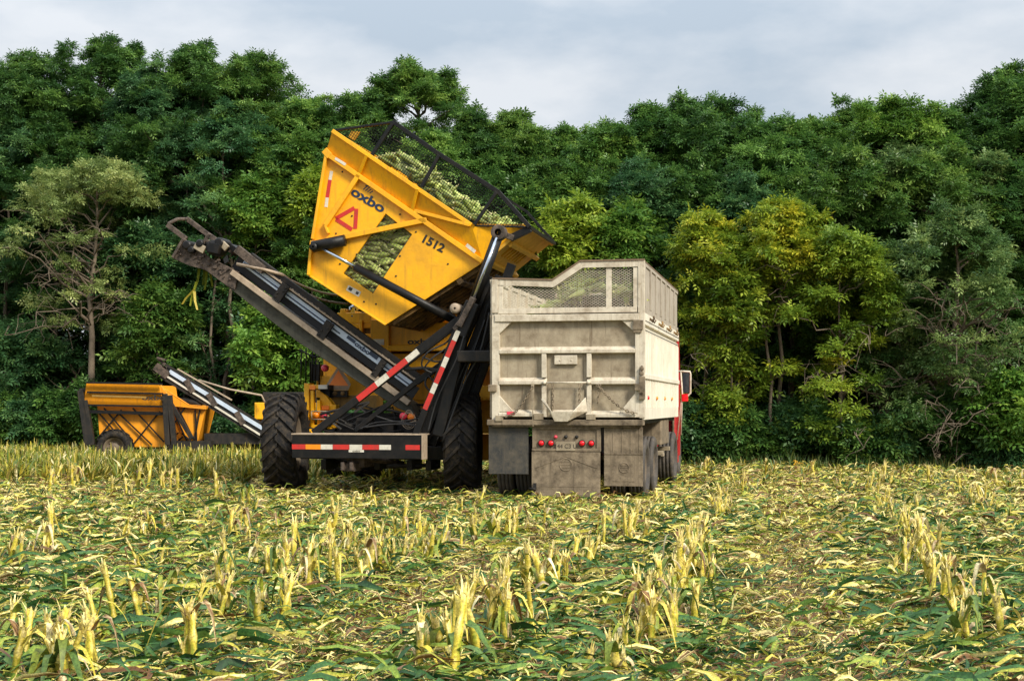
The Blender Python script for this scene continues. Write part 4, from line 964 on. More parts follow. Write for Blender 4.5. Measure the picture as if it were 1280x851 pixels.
def col_shred(n, x, d):
    ps = np.clip(.44 + (d - 10) * .014, .38, .60); u = rng.random(n)
    return np.where(u < ps, rng.uniform(.52, .90, n), np.where(u > .80 - .12 * np.clip(track(x, d), 0, 1), rng.uniform(.90, 1, n), rng.uniform(.0, .48, n)))
inrange = lambda x, d: d < edge_y(x) - .5
litter('corn_leaf_litter', 13500, 7.0, 22, 1.0, (.20, .60), (.022, .058), 'dark green cut corn leaves strewn over the near field', col_leaf, 6, .09, .045, lambda x, d: (rng.random(len(x)) > .85 * np.clip(track(x, d), 0, 1)))
litter('corn_leaf_litter', 74000, 7.0, 24, 1.2, (.05, .24), (.008, .024), 'short pale shreds of corn husk scattered over the near field', col_shred, 4, .08, .025)
litter('corn_leaf_litter', 54000, 17, 46, 1.3, (.12, .38), (.018, .05), 'mat of yellow and green corn trash across the farther field', lambda n, x, d: np.where(rng.random(n) < .5, col_leaf(n, x, d), col_shred(n, x, d)), 4, .12, .05, inrange)

# ------------------------------------------------------------------ standing corn stubs
M['stalk'] = leafmat('corn_stalk', [(0, (.07, .13, .03)), (.3, (.27, .30, .03)), (.55, (.55, .44, .05)), (.8, (.74, .60, .18)), (.92, (.84, .74, .42)), (1, (.20, .10, .035))], .5, .15, .28, .3, .45)
def stub(seed, h):
    """upright stub: tapering stem with nodes, frayed pale top; its leaves are children"""
    g = np.random.default_rng(seed); V = []; F = []; rn = []; n = 7
    r0 = g.uniform(.016, .026); lean = g.normal(0, .035, 2); ks = 9
    for i in range(ks):
        t = i / (ks - 1); z = h * t; r = r0 * (1 - .15 * t) * (1.25 if i in (2, 5) else 1)
        for j in range(n):
            a = 2 * math.pi * j / n; zz = z + (g.uniform(-.01, .05) if i == ks - 1 else 0)
            V.append((lean[0] * z * (1 + t) + r * math.cos(a), lean[1] * z * (1 + t) + r * math.sin(a), zz)); rn.append(np.clip(.30 + .40 * t ** 1.3 + g.normal(0, .08) + .16 * math.sin(j * 2.4 + seed) + (.2 if i in (2, 5) else 0), .15, .9))
    for i in range(ks - 1):
        for j in range(n): F.append((i * n + j, i * n + (j + 1) % n, (i + 1) * n + (j + 1) % n, (i + 1) * n + j))
    F.append(tuple((ks - 1) * n + j for j in (0, 1, 2, 3))); F.append(tuple((ks - 1) * n + j for j in (3, 4, 5, 6)))
    tx, ty = lean * h * 2
    for k in range(g.integers(7, 13)):                            # torn fibres
        a = g.uniform(0, 6.28); o = len(V); ln = g.uniform(.05, .16); out = g.uniform(.0, .05)
        for t in (0, .5, 1):
            for s in (-1, 1):
                wd = .011 * (1 - .75 * t); V.append((tx + math.cos(a) * (r0 * .8 + out * t * t) - math.sin(a) * s * wd, ty + math.sin(a) * (r0 * .8 + out * t * t) + math.cos(a) * s * wd, h - .03 + ln * t * (1 - .3 * t * out * 10))); rn.append(g.uniform(.74, .92))
        F += [(o, o + 1, o + 3, o + 2), (o + 2, o + 3, o + 5, o + 4)]
    V = np.array(V); F = np.array(F); ob = npmesh('corn_stub', V, F, M['stalk'], rnd=np.array(rn), smooth=True)
    for k in range(g.integers(3, 6)):                             # sheaths and hanging blades
        z0 = h * g.uniform(.10, .95); a = g.uniform(0, 6.28); ln = g.uniform(.12, .38); V = []; rn = []; K = 6; c = g.choice([g.uniform(.0, .2), g.uniform(.0, .3), g.uniform(.5, .8), g.uniform(.93, 1)]); up = g.uniform(.0, .20); wd0 = g.uniform(.012, .034)
        for i in range(K):
            t = i / (K - 1); rr = r0 * .9 + ln * .75 * t ** 1.2; zz = max(.015, z0 + up * math.sin(t * 2.4) - 1.1 * ln * t * t * t); wd = wd0 * (1 - t * t * .85)
            for s in (-1, 0, 1): V.append((lean[0] * z0 * 1.5 + math.cos(a) * rr - math.sin(a) * s * wd, lean[1] * z0 * 1.5 + math.sin(a) * rr + math.cos(a) * s * wd, zz - (0 if s else .006) + s * .006 * math.sin(t * 5))); rn.append(np.clip(c + g.normal(0, .03), 0, 1))
        F = np.array([(i * 3 + j, i * 3 + j + 1, i * 3 + j + 4, i * 3 + j + 3) for i in range(K - 1) for j in range(2)])
        npmesh('blade', np.array(V), F, M['stalk'], ob, np.array(rn), True)
    return ob
protos = [stub(100 + i, h) for i, h in enumerate((.30, .36, .42, .48, .34, .27, .40, .52, .22, .38, .45, .31))]
used = set(); kids = {p.name: list(p.children) for p in protos}; nstub = 0
def put_stub(x, y, sc_, label, group, tilt=.10, rb=None):
    global nstub
    k = int(rng.integers(len(protos))); p = protos[k]
    if k in used:
        o = p.copy(); col.objects.link(o)
        for ch in kids[p.name]: c = ch.copy(); col.objects.link(c); c.parent = o
    else: o = p; used.add(k)
    o.location = (x, y, float(gnoise(np.array(x), np.array(y))) - .04); o.rotation_euler = (rng.normal(0, tilt), rng.normal(0, tilt), rng.uniform(0, 6.28)); o.scale = (sc_ * 1.25, sc_ * 1.25, sc_)
    tag(o, label, 'corn stub', group); nstub += 1
groups = [
 ('broken pale yellow corn stub in the row at the lower left corner', 'stubs at the lower left corner', [(15, 830, 2), (45, 845, 2), (60, 840, 2), (106, 840, 3), (11, 797, 1), (240, 825, 3), (85, 850, 2)]),
 ('yellow corn stub with frayed white top in the row across the left foreground', 'stubs across the left foreground', [(161, 776, 2), (187, 781, 2), (208, 776, 2), (244, 776, 3), (270, 783, 2), (254, 740, 1), (226, 740, 1), (297, 769, 3), (283, 727, 3), (345, 769, 2), (371, 740, 3), (378, 762, 2), (329, 727, 3), (353, 712, 3), (365, 722, 3), (310, 715, 2), (390, 725, 2)]),
 ('corn stub in the thin row left of the foreground middle, behind the nearest rows', 'stubs left of the foreground middle', [(469, 717, 3), (484, 717, 3), (437, 731, 3), (516, 697, 3), (527, 697, 2), (541, 697, 4), (556, 697, 2), (608, 674, 2), (630, 674, 3), (645, 670, 2), (655, 667, 2), (417, 680, 2), (304, 673, 3), (450, 690, 2), (500, 680, 2)]),
 ('yellow corn stub in the row at the middle of the foreground, below the truck', 'stubs in the middle foreground', [(631, 795, 5), (642, 798, 4), (668, 744, 3), (684, 741, 3), (648, 741, 3), (726, 704, 2), (736, 706, 2), (705, 727, 2), (541, 821, 3), (552, 822, 2), (571, 835, 4), (786, 677, 3), (795, 680, 2)]),
 ('pale corn stub in the dense clump right of the foreground middle', 'stubs in the dense clump', [(838, 741, 5), (850, 721, 5), (843, 755, 4), (800, 808, 5), (813, 801, 4), (823, 788, 4), (766, 838, 5), (857, 782, 4), (867, 738, 4), (877, 731, 4), (884, 724, 4), (860, 705, 3), (872, 700, 3), (835, 770, 3)]),
 ('corn stub in the broken row at the right side of the foreground', 'stubs at the right side', [(1131, 724, 3), (1148, 697, 3), (1158, 704, 4), (1165, 717, 4), (1175, 745, 4), (1187, 765, 4), (1192, 799, 4), (1206, 765, 2), (1230, 765, 2), (1140, 680, 3), (1148, 645, 2), (1265, 790, 2)]),
 ('small corn stub far out on the flattened field left of the near tractor tyre', 'stubs far out at the left', [(14, 705, 3), (35, 705, 3), (173, 617, 3), (183, 618, 3), (60, 617, 2), (79, 606, 2), (105, 612, 2), (203, 613, 2), (223, 613, 3), (274, 627, 3), (300, 640, 2)]),
 ('small corn stub near the dark bushes at the far right edge of the field', 'stubs at the far right edge', [(1107, 611, 5), (885, 592, 4), (910, 591, 3), (1100, 604, 3), (1160, 610, 3), (960, 596, 2), (1010, 598, 2), (1250, 612, 2)])]
for lb, gr, spots in groups:
    for px, py, n in spots:
        for i in range(n):
            d = CAMH * FPX / (py - HOR); sp = .09 if py > 650 else .16
            x = (px - 640) / FPX * d; al = rng.normal(0, sp * 3.2); ac = rng.normal(0, .05); d, x = d + al * HY - ac * HX, x + al * HX + ac * HY
            put_stub(x, d, rng.uniform(.66, 1.0) * (1.0 if py > 640 else 1.1), lb, gr)
for s_ in (1.19, -1.13, -2.1, -3.95, -4.7, 2.7, -6.3):
    for k in range(9):
        f = rng.uniform(13.5, 24); x_, y_ = s_ * HY + f * HX + rng.normal(0, .05), -s_ * HX + f * HY
        if nstub < 298 and abs(x_) < .37 * y_ and y_ < 22.5: put_stub(x_, y_, rng.uniform(.5, .85), 'low corn stub in the thin rows on the flattened middle ground before the machines', 'stubs on the middle ground')
print('stubs', nstub)
# the rest of the stubs, farther back along the same rows, as one mass
def arrays(o):
    n = len(o.data.vertices); v = np.empty(n * 3, np.float32); o.data.vertices.foreach_get('co', v)
    r = np.empty(n, np.float32); o.data.attributes['rnd'].data.foreach_get('value', r)
    f = np.empty(len(o.data.loops), np.int32); o.data.loops.foreach_get('vertex_index', f); return v.reshape(-1, 3), f.reshape(-1, 4), r
pa = []
for p in protos:
    vs, fs, rs, o_ = [], [], [], 0
    for q in [p] + kids[p.name]: v, f, r = arrays(q); vs.append(v); fs.append(f + o_); rs.append(r); o_ += len(v)
    pa.append((np.concatenate(vs), np.concatenate(fs), np.concatenate(rs)))
vs, fs, rs, o_ = [], [], [], 0
for s_ in (4.2, 2.7, 1.19, -1.13, -2.1, -3.95, -4.75, -6.3, -7.8):
    f = 12.6
    while f < 27:
        f += rng.exponential(.30) + (.9 if math.sin(f * 1.3 + s_ * 3) > .55 else 0)
        ac = s_ + rng.normal(0, .05); x_, y_ = ac * HY + f * HX, -ac * HX + f * HY
        if abs(x_) > .42 * y_ or y_ > 27 or (y_ > 22.2 and -5 < x_ < 4): continue
        v, ff, r = pa[int(rng.integers(len(pa)))]; sc_ = rng.uniform(.45, .82); a = rng.uniform(0, 6.28); t1, t2 = rng.normal(0, .14, 2)
        w_ = v * sc_; w_ = np.stack([w_[:, 0] * math.cos(a) - w_[:, 1] * math.sin(a) + t1 * w_[:, 2] + x_, w_[:, 0] * math.sin(a) + w_[:, 1] * math.cos(a) + t2 * w_[:, 2] + y_, w_[:, 2] + float(gnoise(np.array(x_), np.array(y_))) - .04], 1)
        vs.append(w_); fs.append(ff + o_); rs.append(r); o_ += len(v)
o = npmesh('corn_stubble', np.concatenate(vs), np.concatenate(fs), M['stalk'], rnd=np.concatenate(rs), smooth=True)
tag(o, 'rows of low broken corn stubble running back over the middle of the field', 'stubble', None, 'stuff')
# the uncut-looking band of stubble on the left, too many to count
def stubble(name, n, xr, yr, label, rows=.76, hh=(.25, .62)):
    x = rng.uniform(*xr, n); y = rng.uniform(*yr, n); s = np.round((x * HY - y * HX) / rows) * rows + rng.normal(0, .06, n); f = x * HX + y * HY
    x = s * HY + f * HX; y = -s * HX + f * HY; k = (y < edge_y(x) - .8) & (y > yr[0]); x, y = x[k], y[k]; n = len(x)
    blades = []; Fs = []; rn = []; o = 0
    for rep in range(5):
        h = rng.uniform(*hh, n) * (1 if rep == 0 else rng.uniform(.5, 1.1, n)); a = rng.uniform(0, 6.28, n); ln = rng.uniform(.12, .5, n) * (0.15 if rep == 0 else 1); wd = rng.uniform(.010, .036, n); K = 4
        V = np.empty((n, K, 2, 3), np.float32)
        for i in range(K):
            t = i / (K - 1)
            for j, sg in enumerate((-1, 1)):
                ww = wd * (1 - .8 * t * t); r = ln * t ** 1.5
                V[:, i, j, 0] = x + np.cos(a) * r - np.sin(a) * ww * sg; V[:, i, j, 1] = y + np.sin(a) * r + np.cos(a) * ww * sg
                V[:, i, j, 2] = h * (1.0 * t if rep == 0 else (1.6 * t - .75 * t * t)) + gnoise(x, y) - .03
        c = np.where(rng.random(n) < .46, rng.uniform(.42, .92, n), rng.uniform(0, .36, n))
        b_ = (np.arange(n) * K * 2)[:, None] + np.arange(K - 1)[None, :] * 2; b_ = b_.ravel() + o
        blades.append(V.reshape(-1, 3)); Fs.append(np.stack([b_, b_ + 1, b_ + 3, b_ + 2], 1)); rn.append(per(c, K * 2)); o += n * K * 2
    ob = npmesh(name, np.concatenate(blades), np.concatenate(Fs), M['stalk'], rnd=np.concatenate(rn), smooth=True); tag(ob, label, 'stubble', None, 'stuff')
stubble('corn_stubble', 8000, (-19, -2.5), (29, 46), 'band of dense pale yellow corn stubble across the far left of the field')
stubble('corn_stubble', 900, (-3, 14), (26, 39), 'sparse low yellow corn stubble on the far field behind and right of the truck', hh=(.10, .28))

# ------------------------------------------------------------------ corn trash hanging from the conveyor head
P, Q = HF.p, HF.q
hang = empty('corn_leaf', HF.world(P(245, 338, .5).x, .5) + (P(245, 338, .5).z,))
tag(hang, 'limp yellow green corn leaves dangling from the top end of the conveyor', 'corn leaf')
ho = Vector(hang.location)
for pts, c in ((((249, 336), (246, 352), (241, 362), (240, 372)), .3), (((256, 335), (254, 345), (252, 356)), .25), (((262, 334), (263, 348), (264, 358)), .45), (((246, 352), (240, 368), (236, 382)), .5), (((243, 362), (232, 372), (226, 380)), .6), (((243, 364), (243, 376), (245, 387)), .7), (((258, 335), (257, 350), (254, 362)), .35)):
    V = []; rn = []
    for i, p in enumerate(pts):
        q = P(*p, .5); wx, wy = HF.world(q.x, .5 + .03 * i); wd = .022 * (1 - .2 * i)
        for s in (-1, 1): V.append((wx - ho.x + s * wd, wy - ho.y + s * .02, q.z - ho.z)); rn.append(c * .5 if c < .55 else c)
    npmesh('blade', np.array(V), np.array([(i * 2, i * 2 + 1, i * 2 + 3, i * 2 + 2) for i in range(len(pts) - 1)]), M['stalk'], hang, np.array(rn))

# ================================================================== TREES
def fol(name, a, b, c, tr=.38): return leafmat(name, [(0, a), (.55, b), (1, c)], .42, tr, .12, .35)
LM = {
 'dark': fol('dark_green_leaves', (.034, .092, .024), (.074, .168, .036), (.190, .335, .066)),
 'mid': fol('green_leaves', (.052, .130, .028), (.112, .225, .042), (.280, .420, .080)),
 'blue': fol('bluish_green_leaves', (.036, .106, .040), (.078, .182, .062), (.205, .350, .108)),
 'bright': fol('fresh_green_leaves', (.070, .170, .030), (.145, .285, .044), (.350, .510, .085)),
 'lime': fol('yellow_green_leaves', (.105, .195, .024), (.230, .335, .036), (.480, .560, .065)),
 'gold': fol('golden_leaves', (.120, .205, .022), (.275, .350, .030), (.600, .550, .045)),
 'olive': fol('pale_olive_leaves', (.130, .195, .055), (.265, .345, .105), (.500, .550, .190)),
 'grey': fol('grey_green_leaves', (.058, .135, .036), (.135, .225, .066), (.320, .420, .125))}
def foliage(name, cl, rad, per_, size, mat, parent, droop=.15, k=5, flat=.72, fill=.42):
    """leaflets in little fans spread over the shells of many clumps (cl: centres, rad: radii)"""
    n = len(cl); m = n * per_
    cidx = np.repeat(np.arange(n), per_)
    d = rng.normal(size=(m, 3)); d /= np.linalg.norm(d, axis=1, keepdims=True); d[:, 2] = np.where(d[:, 2] < -.25, -d[:, 2], d[:, 2])
    rr = rad[cidx] * (fill + (1 - fill) * rng.random(m) ** .5) * rng.uniform(.7, 1.15, m)
    pos = cl[cidx] + d * rr[:, None] * np.array([1, 1, flat])
    out = d.copy(); out[:, 2] = out[:, 2] * .4 - droop + rng.normal(0, .4, m); out[:, :2] += rng.normal(0, .45, (m, 2))
    out /= np.linalg.norm(out, axis=1, keepdims=True)
    side = np.cross(out, np.array([0, 0, 1.])); side /= np.linalg.norm(side, axis=1, keepdims=True) + 1e-6
    nrm = np.cross(side, out); tilt = rng.normal(0, .5, (m, 1)); side = side * np.cos(tilt) + nrm * np.sin(tilt); nrm = np.cross(side, out)
    sz = size * rng.uniform(.7, 1.3, m); Vs = []; rn = []
    base = np.clip(rng.beta(2, 2, m) * .8 + rng.normal(0, .2, n)[cidx] + .05, 0, 1)
    for j in range(k):
        t = j / max(1, k - 1); sg = (-1 if j % 2 else 1) if j < k - 1 else 0
        o = pos + out * (sz * 1.5 * t)[:, None]
        dr = out * (.55 if sg else 1) + side * sg * .85; dr /= np.linalg.norm(dr, axis=1, keepdims=True)
        wv_ = np.cross(nrm, dr) * (sz * .21)[:, None]; tip = o + dr * sz[:, None] - nrm * (sz * .18)[:, None]; mid = o + dr * (sz * .45)[:, None] + nrm * (sz * .05)[:, None]
        Vs.append(np.stack([o, mid + wv_, tip, mid - wv_], 1)); rn.append(np.repeat(np.clip(base + rng.normal(0, .08, m), 0, 1), 4))
    V = np.concatenate(Vs).reshape(-1, 3); F = np.arange(len(V)).reshape(-1, 4)
    return npmesh(name, V, F, mat, parent, np.concatenate(rn))
def branch(mb, a, b, r0, r1, wob=.12, n=5, k=5):
    a = Vector(a); b = Vector(b); L_ = (b - a).length; pts = []
    for i in range(k):
        t = i / (k - 1); p = a.lerp(b, t)
        if 0 < i < k - 1: p += Vector(rng.normal(0, wob * L_ * .35, 3))
        p.z += .10 * L_ * math.sin(math.pi * t); pts.append(p)
    mb.tube(pts, [r0 + (r1 - r0) * i / (k - 1) for i in range(k)], n, 0, False); return pts
def place(px, D): return (px - 640) / FPX * D
def zpx(py, D): return CAMH + (HOR - py) / FPX * D
def tree(px, top, D, wpx, mat, label, base=None, size=.15, ncl=60, per_=46, seed=0, bark='bark', bare=0, shape=.75, tr=.10, lean=0, group=None, cr=None, dens=1, cat='tree', name='tree', trunk_to=None):
    """px, top: where its top stands in the photograph; D distance; wpx crown width there; base: lowest foliage row"""
    x = place(px, D); H_ = zpx(top + (11 if top < 260 else 0), D); zb0 = max(.15, zpx(base, D)) if base else .35; rw = wpx / FPX * D / 2
    t = empty(name, (x, D, 0)); tag(t, label, cat, group)
    hgt = H_ - zb0
    mb = MB(); tz = zb0 + hgt * .93; npt = 8
    tp_ = [Vector((lean * (i / 7) + rng.normal(0, .05) * i / 3, rng.normal(0, .05) * i / 3, tz * i / 7)) for i in range(npt)]
    mb.tube(tp_, [tr * (1.25 if i == 0 else 1) * (1 - .85 * i / 7) for i in range(npt)], 8, 0, False)
    cl = []; rad = []; p1, p2, p3 = rng.uniform(0, 6.28, 3)
    cr0 = cr or max(.32, rw * .34)
    for i in range(ncl):
        h = rng.random() ** .8; pr = (math.sqrt(max(0, 1 - (max(0, h - .55) / .45) ** 2)) * .97 + .03) * (.72 + .28 * min(1, h / .5))
        a = rng.uniform(0, 6.28); pr *= 1 + .24 * math.sin(2 * a + p1 + h * 6) + .2 * math.sin(3 * a + p2 - h * 10) + .10 * math.sin(h * 17 + p3); q = rng.uniform(.25, 1) ** .5 * pr * rw * rng.uniform(.72, 1.12)
        q = max(0, q - cr0 * .4); c = Vector((lean * h + math.cos(a) * q, math.sin(a) * q * .9, zb0 + cr0 * .5 + (hgt - cr0 * .9) * h)); cl.append(c); rad.append(cr0 * rng.uniform(.6, 1.25) * (1 - .35 * h))
        if i % 3 == 0:
            f = max(.1, min(.95, (c.z - .45 * q) / tz)); j = f * 7; i0 = int(j); s = tp_[i0].lerp(tp_[min(7, i0 + 1)], j - i0)
            branch(mb, s, c, tr * .42 * (1 - f * .6) + .008, .008, .15)
    for i in range(int(14 + rw * 5)):                                  # leading shoots that break the outline
        a = rng.uniform(0, 6.28); q = rw * rng.uniform(0, .9); c = Vector((lean + math.cos(a) * q, math.sin(a) * q, zb0 + hgt * (math.sqrt(1 - (q / rw) ** 2) * .45 + .55) + rng.uniform(-.3, .3)))
        for k in range(3): cl.append(c + Vector((rng.normal(0, .12), rng.normal(0, .12), -.32 * k))); rad.append((.16 + .11 * k) * rng.uniform(.8, 1.2))
    for i in range(bare):                                           # bare twigs that reach out of the crown
        h = rng.uniform(.05, .8); a = rng.uniform(0, 6.28); j = min(6.9, (zb0 + hgt * h * .7) / tz * 7); i0 = int(j); s = tp_[i0].lerp(tp_[min(7, i0 + 1)], j - i0)
        e_ = s + Vector((math.cos(a) * rw * rng.uniform(.5, 1.05), math.sin(a) * rw * rng.uniform(.5, 1) - .2, hgt * rng.uniform(-.12, .25)))
        pts = branch(mb, s, e_, .028, .008, .2, 5, 6)
        for q_ in pts[2:]:
            for r_ in range(2): branch(mb, q_, q_ + Vector((rng.normal(0, .35), rng.normal(0, .35), rng.normal(-.05, .35))), .010, .004, .2, 4, 4)
    mb.build('trunk', M[bark], t)
    foliage('crown', np.array([tuple(c) for c in cl]), np.array(rad), int(per_ * dens), size, LM[mat], t, k=5)
    return t
DB = lambda px: float(edge_y(np.array((px - 640) / FPX * 40)))
# skyline trees, left to right
sky_trees = [
 (-18, 78, 'dark', 120, 'dark tree cut off by the left edge of the picture, on the skyline'),
 (40, 66, 'dark', 120, 'dark feathery tree on the skyline near the left edge'),
 (128, 46, 'dark', 125, 'tall feathery tree with a pointed top, highest on the left skyline'),
 (195, 84, 'blue', 100, 'lower bluish tree in the dip between the two tall trees on the left skyline'),
 (245, 54, 'dark', 125, 'tall broad dark tree above the top end of the conveyor'),
 (318, 66, 'mid', 130, 'broad rounded tree on the skyline left of the raised hopper'),
 (392, 122, 'mid', 110, 'lower green tree just left of the raised hopper top'),
 (455, 118, 'dark', 100, 'dark tree rising directly behind the top corner of the raised hopper'),
 (520, 80, 'mid', 115, 'rounded tree standing above the hopper against the sky'),
 (585, 146, 'dark', 95, 'dark lower tree right of the rounded tree above the hopper'),
 (642, 144, 'mid', 90, 'narrow spiky tree on the skyline at the left of the low gap'),
 (700, 158, 'mid', 95, 'lowest tree on the skyline, above the discharge lip'),
 (758, 156, 'mid', 90, 'small round-topped tree in the low part of the skyline above the truck box'),
 (815, 136, 'dark', 110, 'left shoulder of the big dome of dark trees, above the truck'),
 (872, 120, 'dark', 150, 'big domed dark tree above and right of the truck'),
 (945, 146, 'dark', 110, 'dark tree on the right shoulder of the big dome'),
 (1000, 148, 'mid', 100, 'green tree on the skyline above the golden tree'),
 (1055, 132, 'mid', 110, 'mid green tree on the right skyline left of the flat stretch'),
 (1115, 128, 'bright', 110, 'lighter green tree in the flat stretch of the right skyline'),
 (1178, 144, 'dark', 100, 'dark small tree in the notch beside the tall tree at the right edge'),
 (1252, 84, 'dark', 130, 'tall tree towering over the right end of the skyline'),
 (1320, 96, 'dark', 130, 'tall tree mostly outside the right edge of the picture')]
for i, (px, top, mat, wd, lb) in enumerate(sky_trees):
    tree(px, top, DB(px) + 3.2 + (i % 3) * .8, wd * 1.75, mat, lb, base=450, size=.105, ncl=190, per_=70, tr=.16, cr=.47)
# second storey
mid_trees = [
 (10, 150, 'blue', 120, 'bluish tree half hidden behind the pale olive tree at the left edge'),
 (70, 140, 'dark', 110, 'dark tree just behind the crown of the pale olive tree'),
 (165, 150, 'dark', 110, 'dark tree between the pale olive tree and the slim bare trunks'),
 (232, 150, 'blue', 110, 'bluish green tree whose crown sits above the conveyor prongs'),
 (285, 130, 'blue', 120, 'blue-green tree with tall slim bare trunk behind the conveyor'),
 (345, 170, 'mid', 120, 'green tree filling the space between conveyor and raised hopper'),
 (405, 200, 'mid', 90, 'green tree touching the left side of the raised hopper'),
 (470, 190, 'dark', 110, 'dark tree seen through the mesh guard near the top of the hopper'),
 (545, 170, 'mid', 110, 'green tree seen just over the mesh guard of the hopper'),
 (610, 200, 'dark', 110, 'dark tree right of the mesh guard'),
 (675, 205, 'dark', 110, 'dark tree above the tip of the discharge lip'),
 (735, 200, 'mid', 110, 'green tree above the mesh extension of the truck'),
 (800, 205, 'blue', 110, 'bluish tree straight above the right end of the truck box'),
 (862, 210, 'dark', 120, 'dark tree below the big dome, above the red cab'),
 (925, 215, 'blue', 110, 'bluish dark tree just above the golden tree on its left'),
 (990, 210, 'mid', 110, 'green tree rising behind the golden tree'),
 (1050, 190, 'mid', 115, 'green tree behind the yellow-green tree on the right'),
 (1110, 185, 'grey', 115, 'grey-green tree above the tangle of bare branches'),
 (1170, 190, 'mid', 115, 'mid green tree below the notch in the right skyline'),
 (1235, 190, 'grey', 120, 'grey-green tree in front of the tall tree at the right edge'),
 (1290, 200, 'dark', 110, 'dark tree at the right edge halfway up the wood')]
for i, (px, top, mat, wd, lb) in enumerate(mid_trees):
    tree(px, top, DB(px) + 1.6 + (i % 2) * .7, wd * 1.5, mat, lb, base=490, size=.105, ncl=125, per_=66, tr=.11, cr=.44)
# fill deep in the wood
for i in range(24):
    px = -60 + i * 60; top = np.interp(px, [0, 130, 300, 420, 640, 760, 870, 1000, 1180, 1280], [120, 110, 120, 170, 200, 200, 170, 185, 180, 140])
    tree(px + rng.uniform(-12, 12), top + rng.uniform(0, 20), DB(px) + 6.5 + 2 * (i % 2), 210, 'dark', 'dark tree deep in the wood, almost hidden by the trees in front', base=556, size=.24, ncl=110, per_=34, tr=.12, cr=.8, group='trees deep in the wood', bark='barkdark')
for i in range(26):
    px = -60 + i * 56; D = DB(px) + 4.2 + (i % 3); tree(px, HOR - rng.uniform(30, 75), D, 140, ['dark', 'blue', 'mid'][i % 3], 'dark undergrowth bush deep in the wood, almost hidden by the trunks in front', base=620, size=.2, ncl=44, per_=36, tr=.04, cr=.5, cat='bush', name='bush', group='undergrowth deep in the wood', bark='barkdark')
# trees at the edge of the wood
E = lambda px: DB(px)
tree(112, 196, E(112) - 1.0, 215, 'olive', 'pale olive tree with forked grey trunk and many bare twigs at the left', base=425, size=.10, ncl=58, per_=44, tr=.14, bare=30, shape=.85, cr=.42, lean=.15)
tree(178, 292, E(178) + .2, 95, 'blue', 'young bluish green tree right of the forked grey trunk', base=470, size=.16, ncl=34, per_=44, tr=.05, cr=.5)
tree(195, 365, E(195) - .4, 90, 'mid', 'low green sapling behind the farther harvester hopper', base=490, size=.16, ncl=26, per_=44, tr=.04, cr=.5)
tree(352, 385, E(352) - .3, 115, 'bright', 'fresh green sapling under the conveyor by the near tractor tyre', base=505, size=.17, ncl=38, per_=44, tr=.05, cr=.5)
tree(318, 225, E(318) + .8, 100, 'bright', 'lighter green tree above the middle of the conveyor', base=345, size=.16, ncl=40, per_=44, tr=.07, cr=.5)
tree(395, 215, E(395) + .6, 60, 'lime', 'yellowish tuft of a tree beside the left edge of the hopper', base=330, size=.15, ncl=20, per_=40, tr=.05, cr=.4)
tree(30, 415, E(30) - .2, 110, 'blue', 'low bluish tree at the left edge under the pale olive tree', base=540, size=.15, ncl=34, per_=44, tr=.05, cr=.5)
tree(722, 250, E(722) - .2, 95, 'lime', 'yellow-green tree between the discharge lip and the truck', base=400, size=.15, ncl=34, per_=44, tr=.07, cr=.5)
tree(668, 240, E(668) + .8, 80, 'mid', 'green tree behind the discharge lip', base=400, size=.15, ncl=28, per_=44, tr=.06, cr=.5)
tree(785, 265, E(785) + .3, 90, 'bright', 'fresh green tree just above the truck box', base=420, size=.15, ncl=30, per_=44, tr=.06, cr=.5)
tree(880, 278, E(880) - .8, 125, 'gold', 'golden and green tree beside the red cab', base=555, size=.115, ncl=38, per_=52, tr=.07, cr=.40, shape=.6, bare=8)
tree(975, 268, E(975) - .6, 120, 'gold', 'golden tree with thin bare trunk in the middle of the right half', base=415, size=.115, ncl=40, per_=54, tr=.08, cr=.40, bare=10)
tree(1050, 296, E(1050) - 1.2, 135, 'lime', 'bright yellow-green tree right of the golden tree', base=560, size=.12, ncl=44, per_=54, tr=.07, cr=.40, shape=.6, bare=8)
tree(915, 330, E(915) - 1.2, 85, 'lime', 'yellow-green tree right of the mirror of the truck', base=560, size=.14, ncl=40, per_=44, tr=.05, cr=.42)
tree(1195, 255, E(1195) - 1.0, 190, 'grey', 'wide grey-green tree with a tangle of bare drooping branches', base=575, size=.10, ncl=105, per_=50, tr=.13, bare=34, cr=.48, shape=.7)
tree(1120, 330, E(1120) - .4, 90, 'grey', 'small grey-green tree left of the tangle of bare branches', base=575, size=.11, ncl=40, per_=46, tr=.06, bare=8, cr=.45)
tree(1265, 480, E(1265) - 1.6, 90, 'bright', 'low bright green bush at the right edge', base=575, size=.15, ncl=24, per_=46, tr=.04, cr=.42, cat='bush', name='bush')
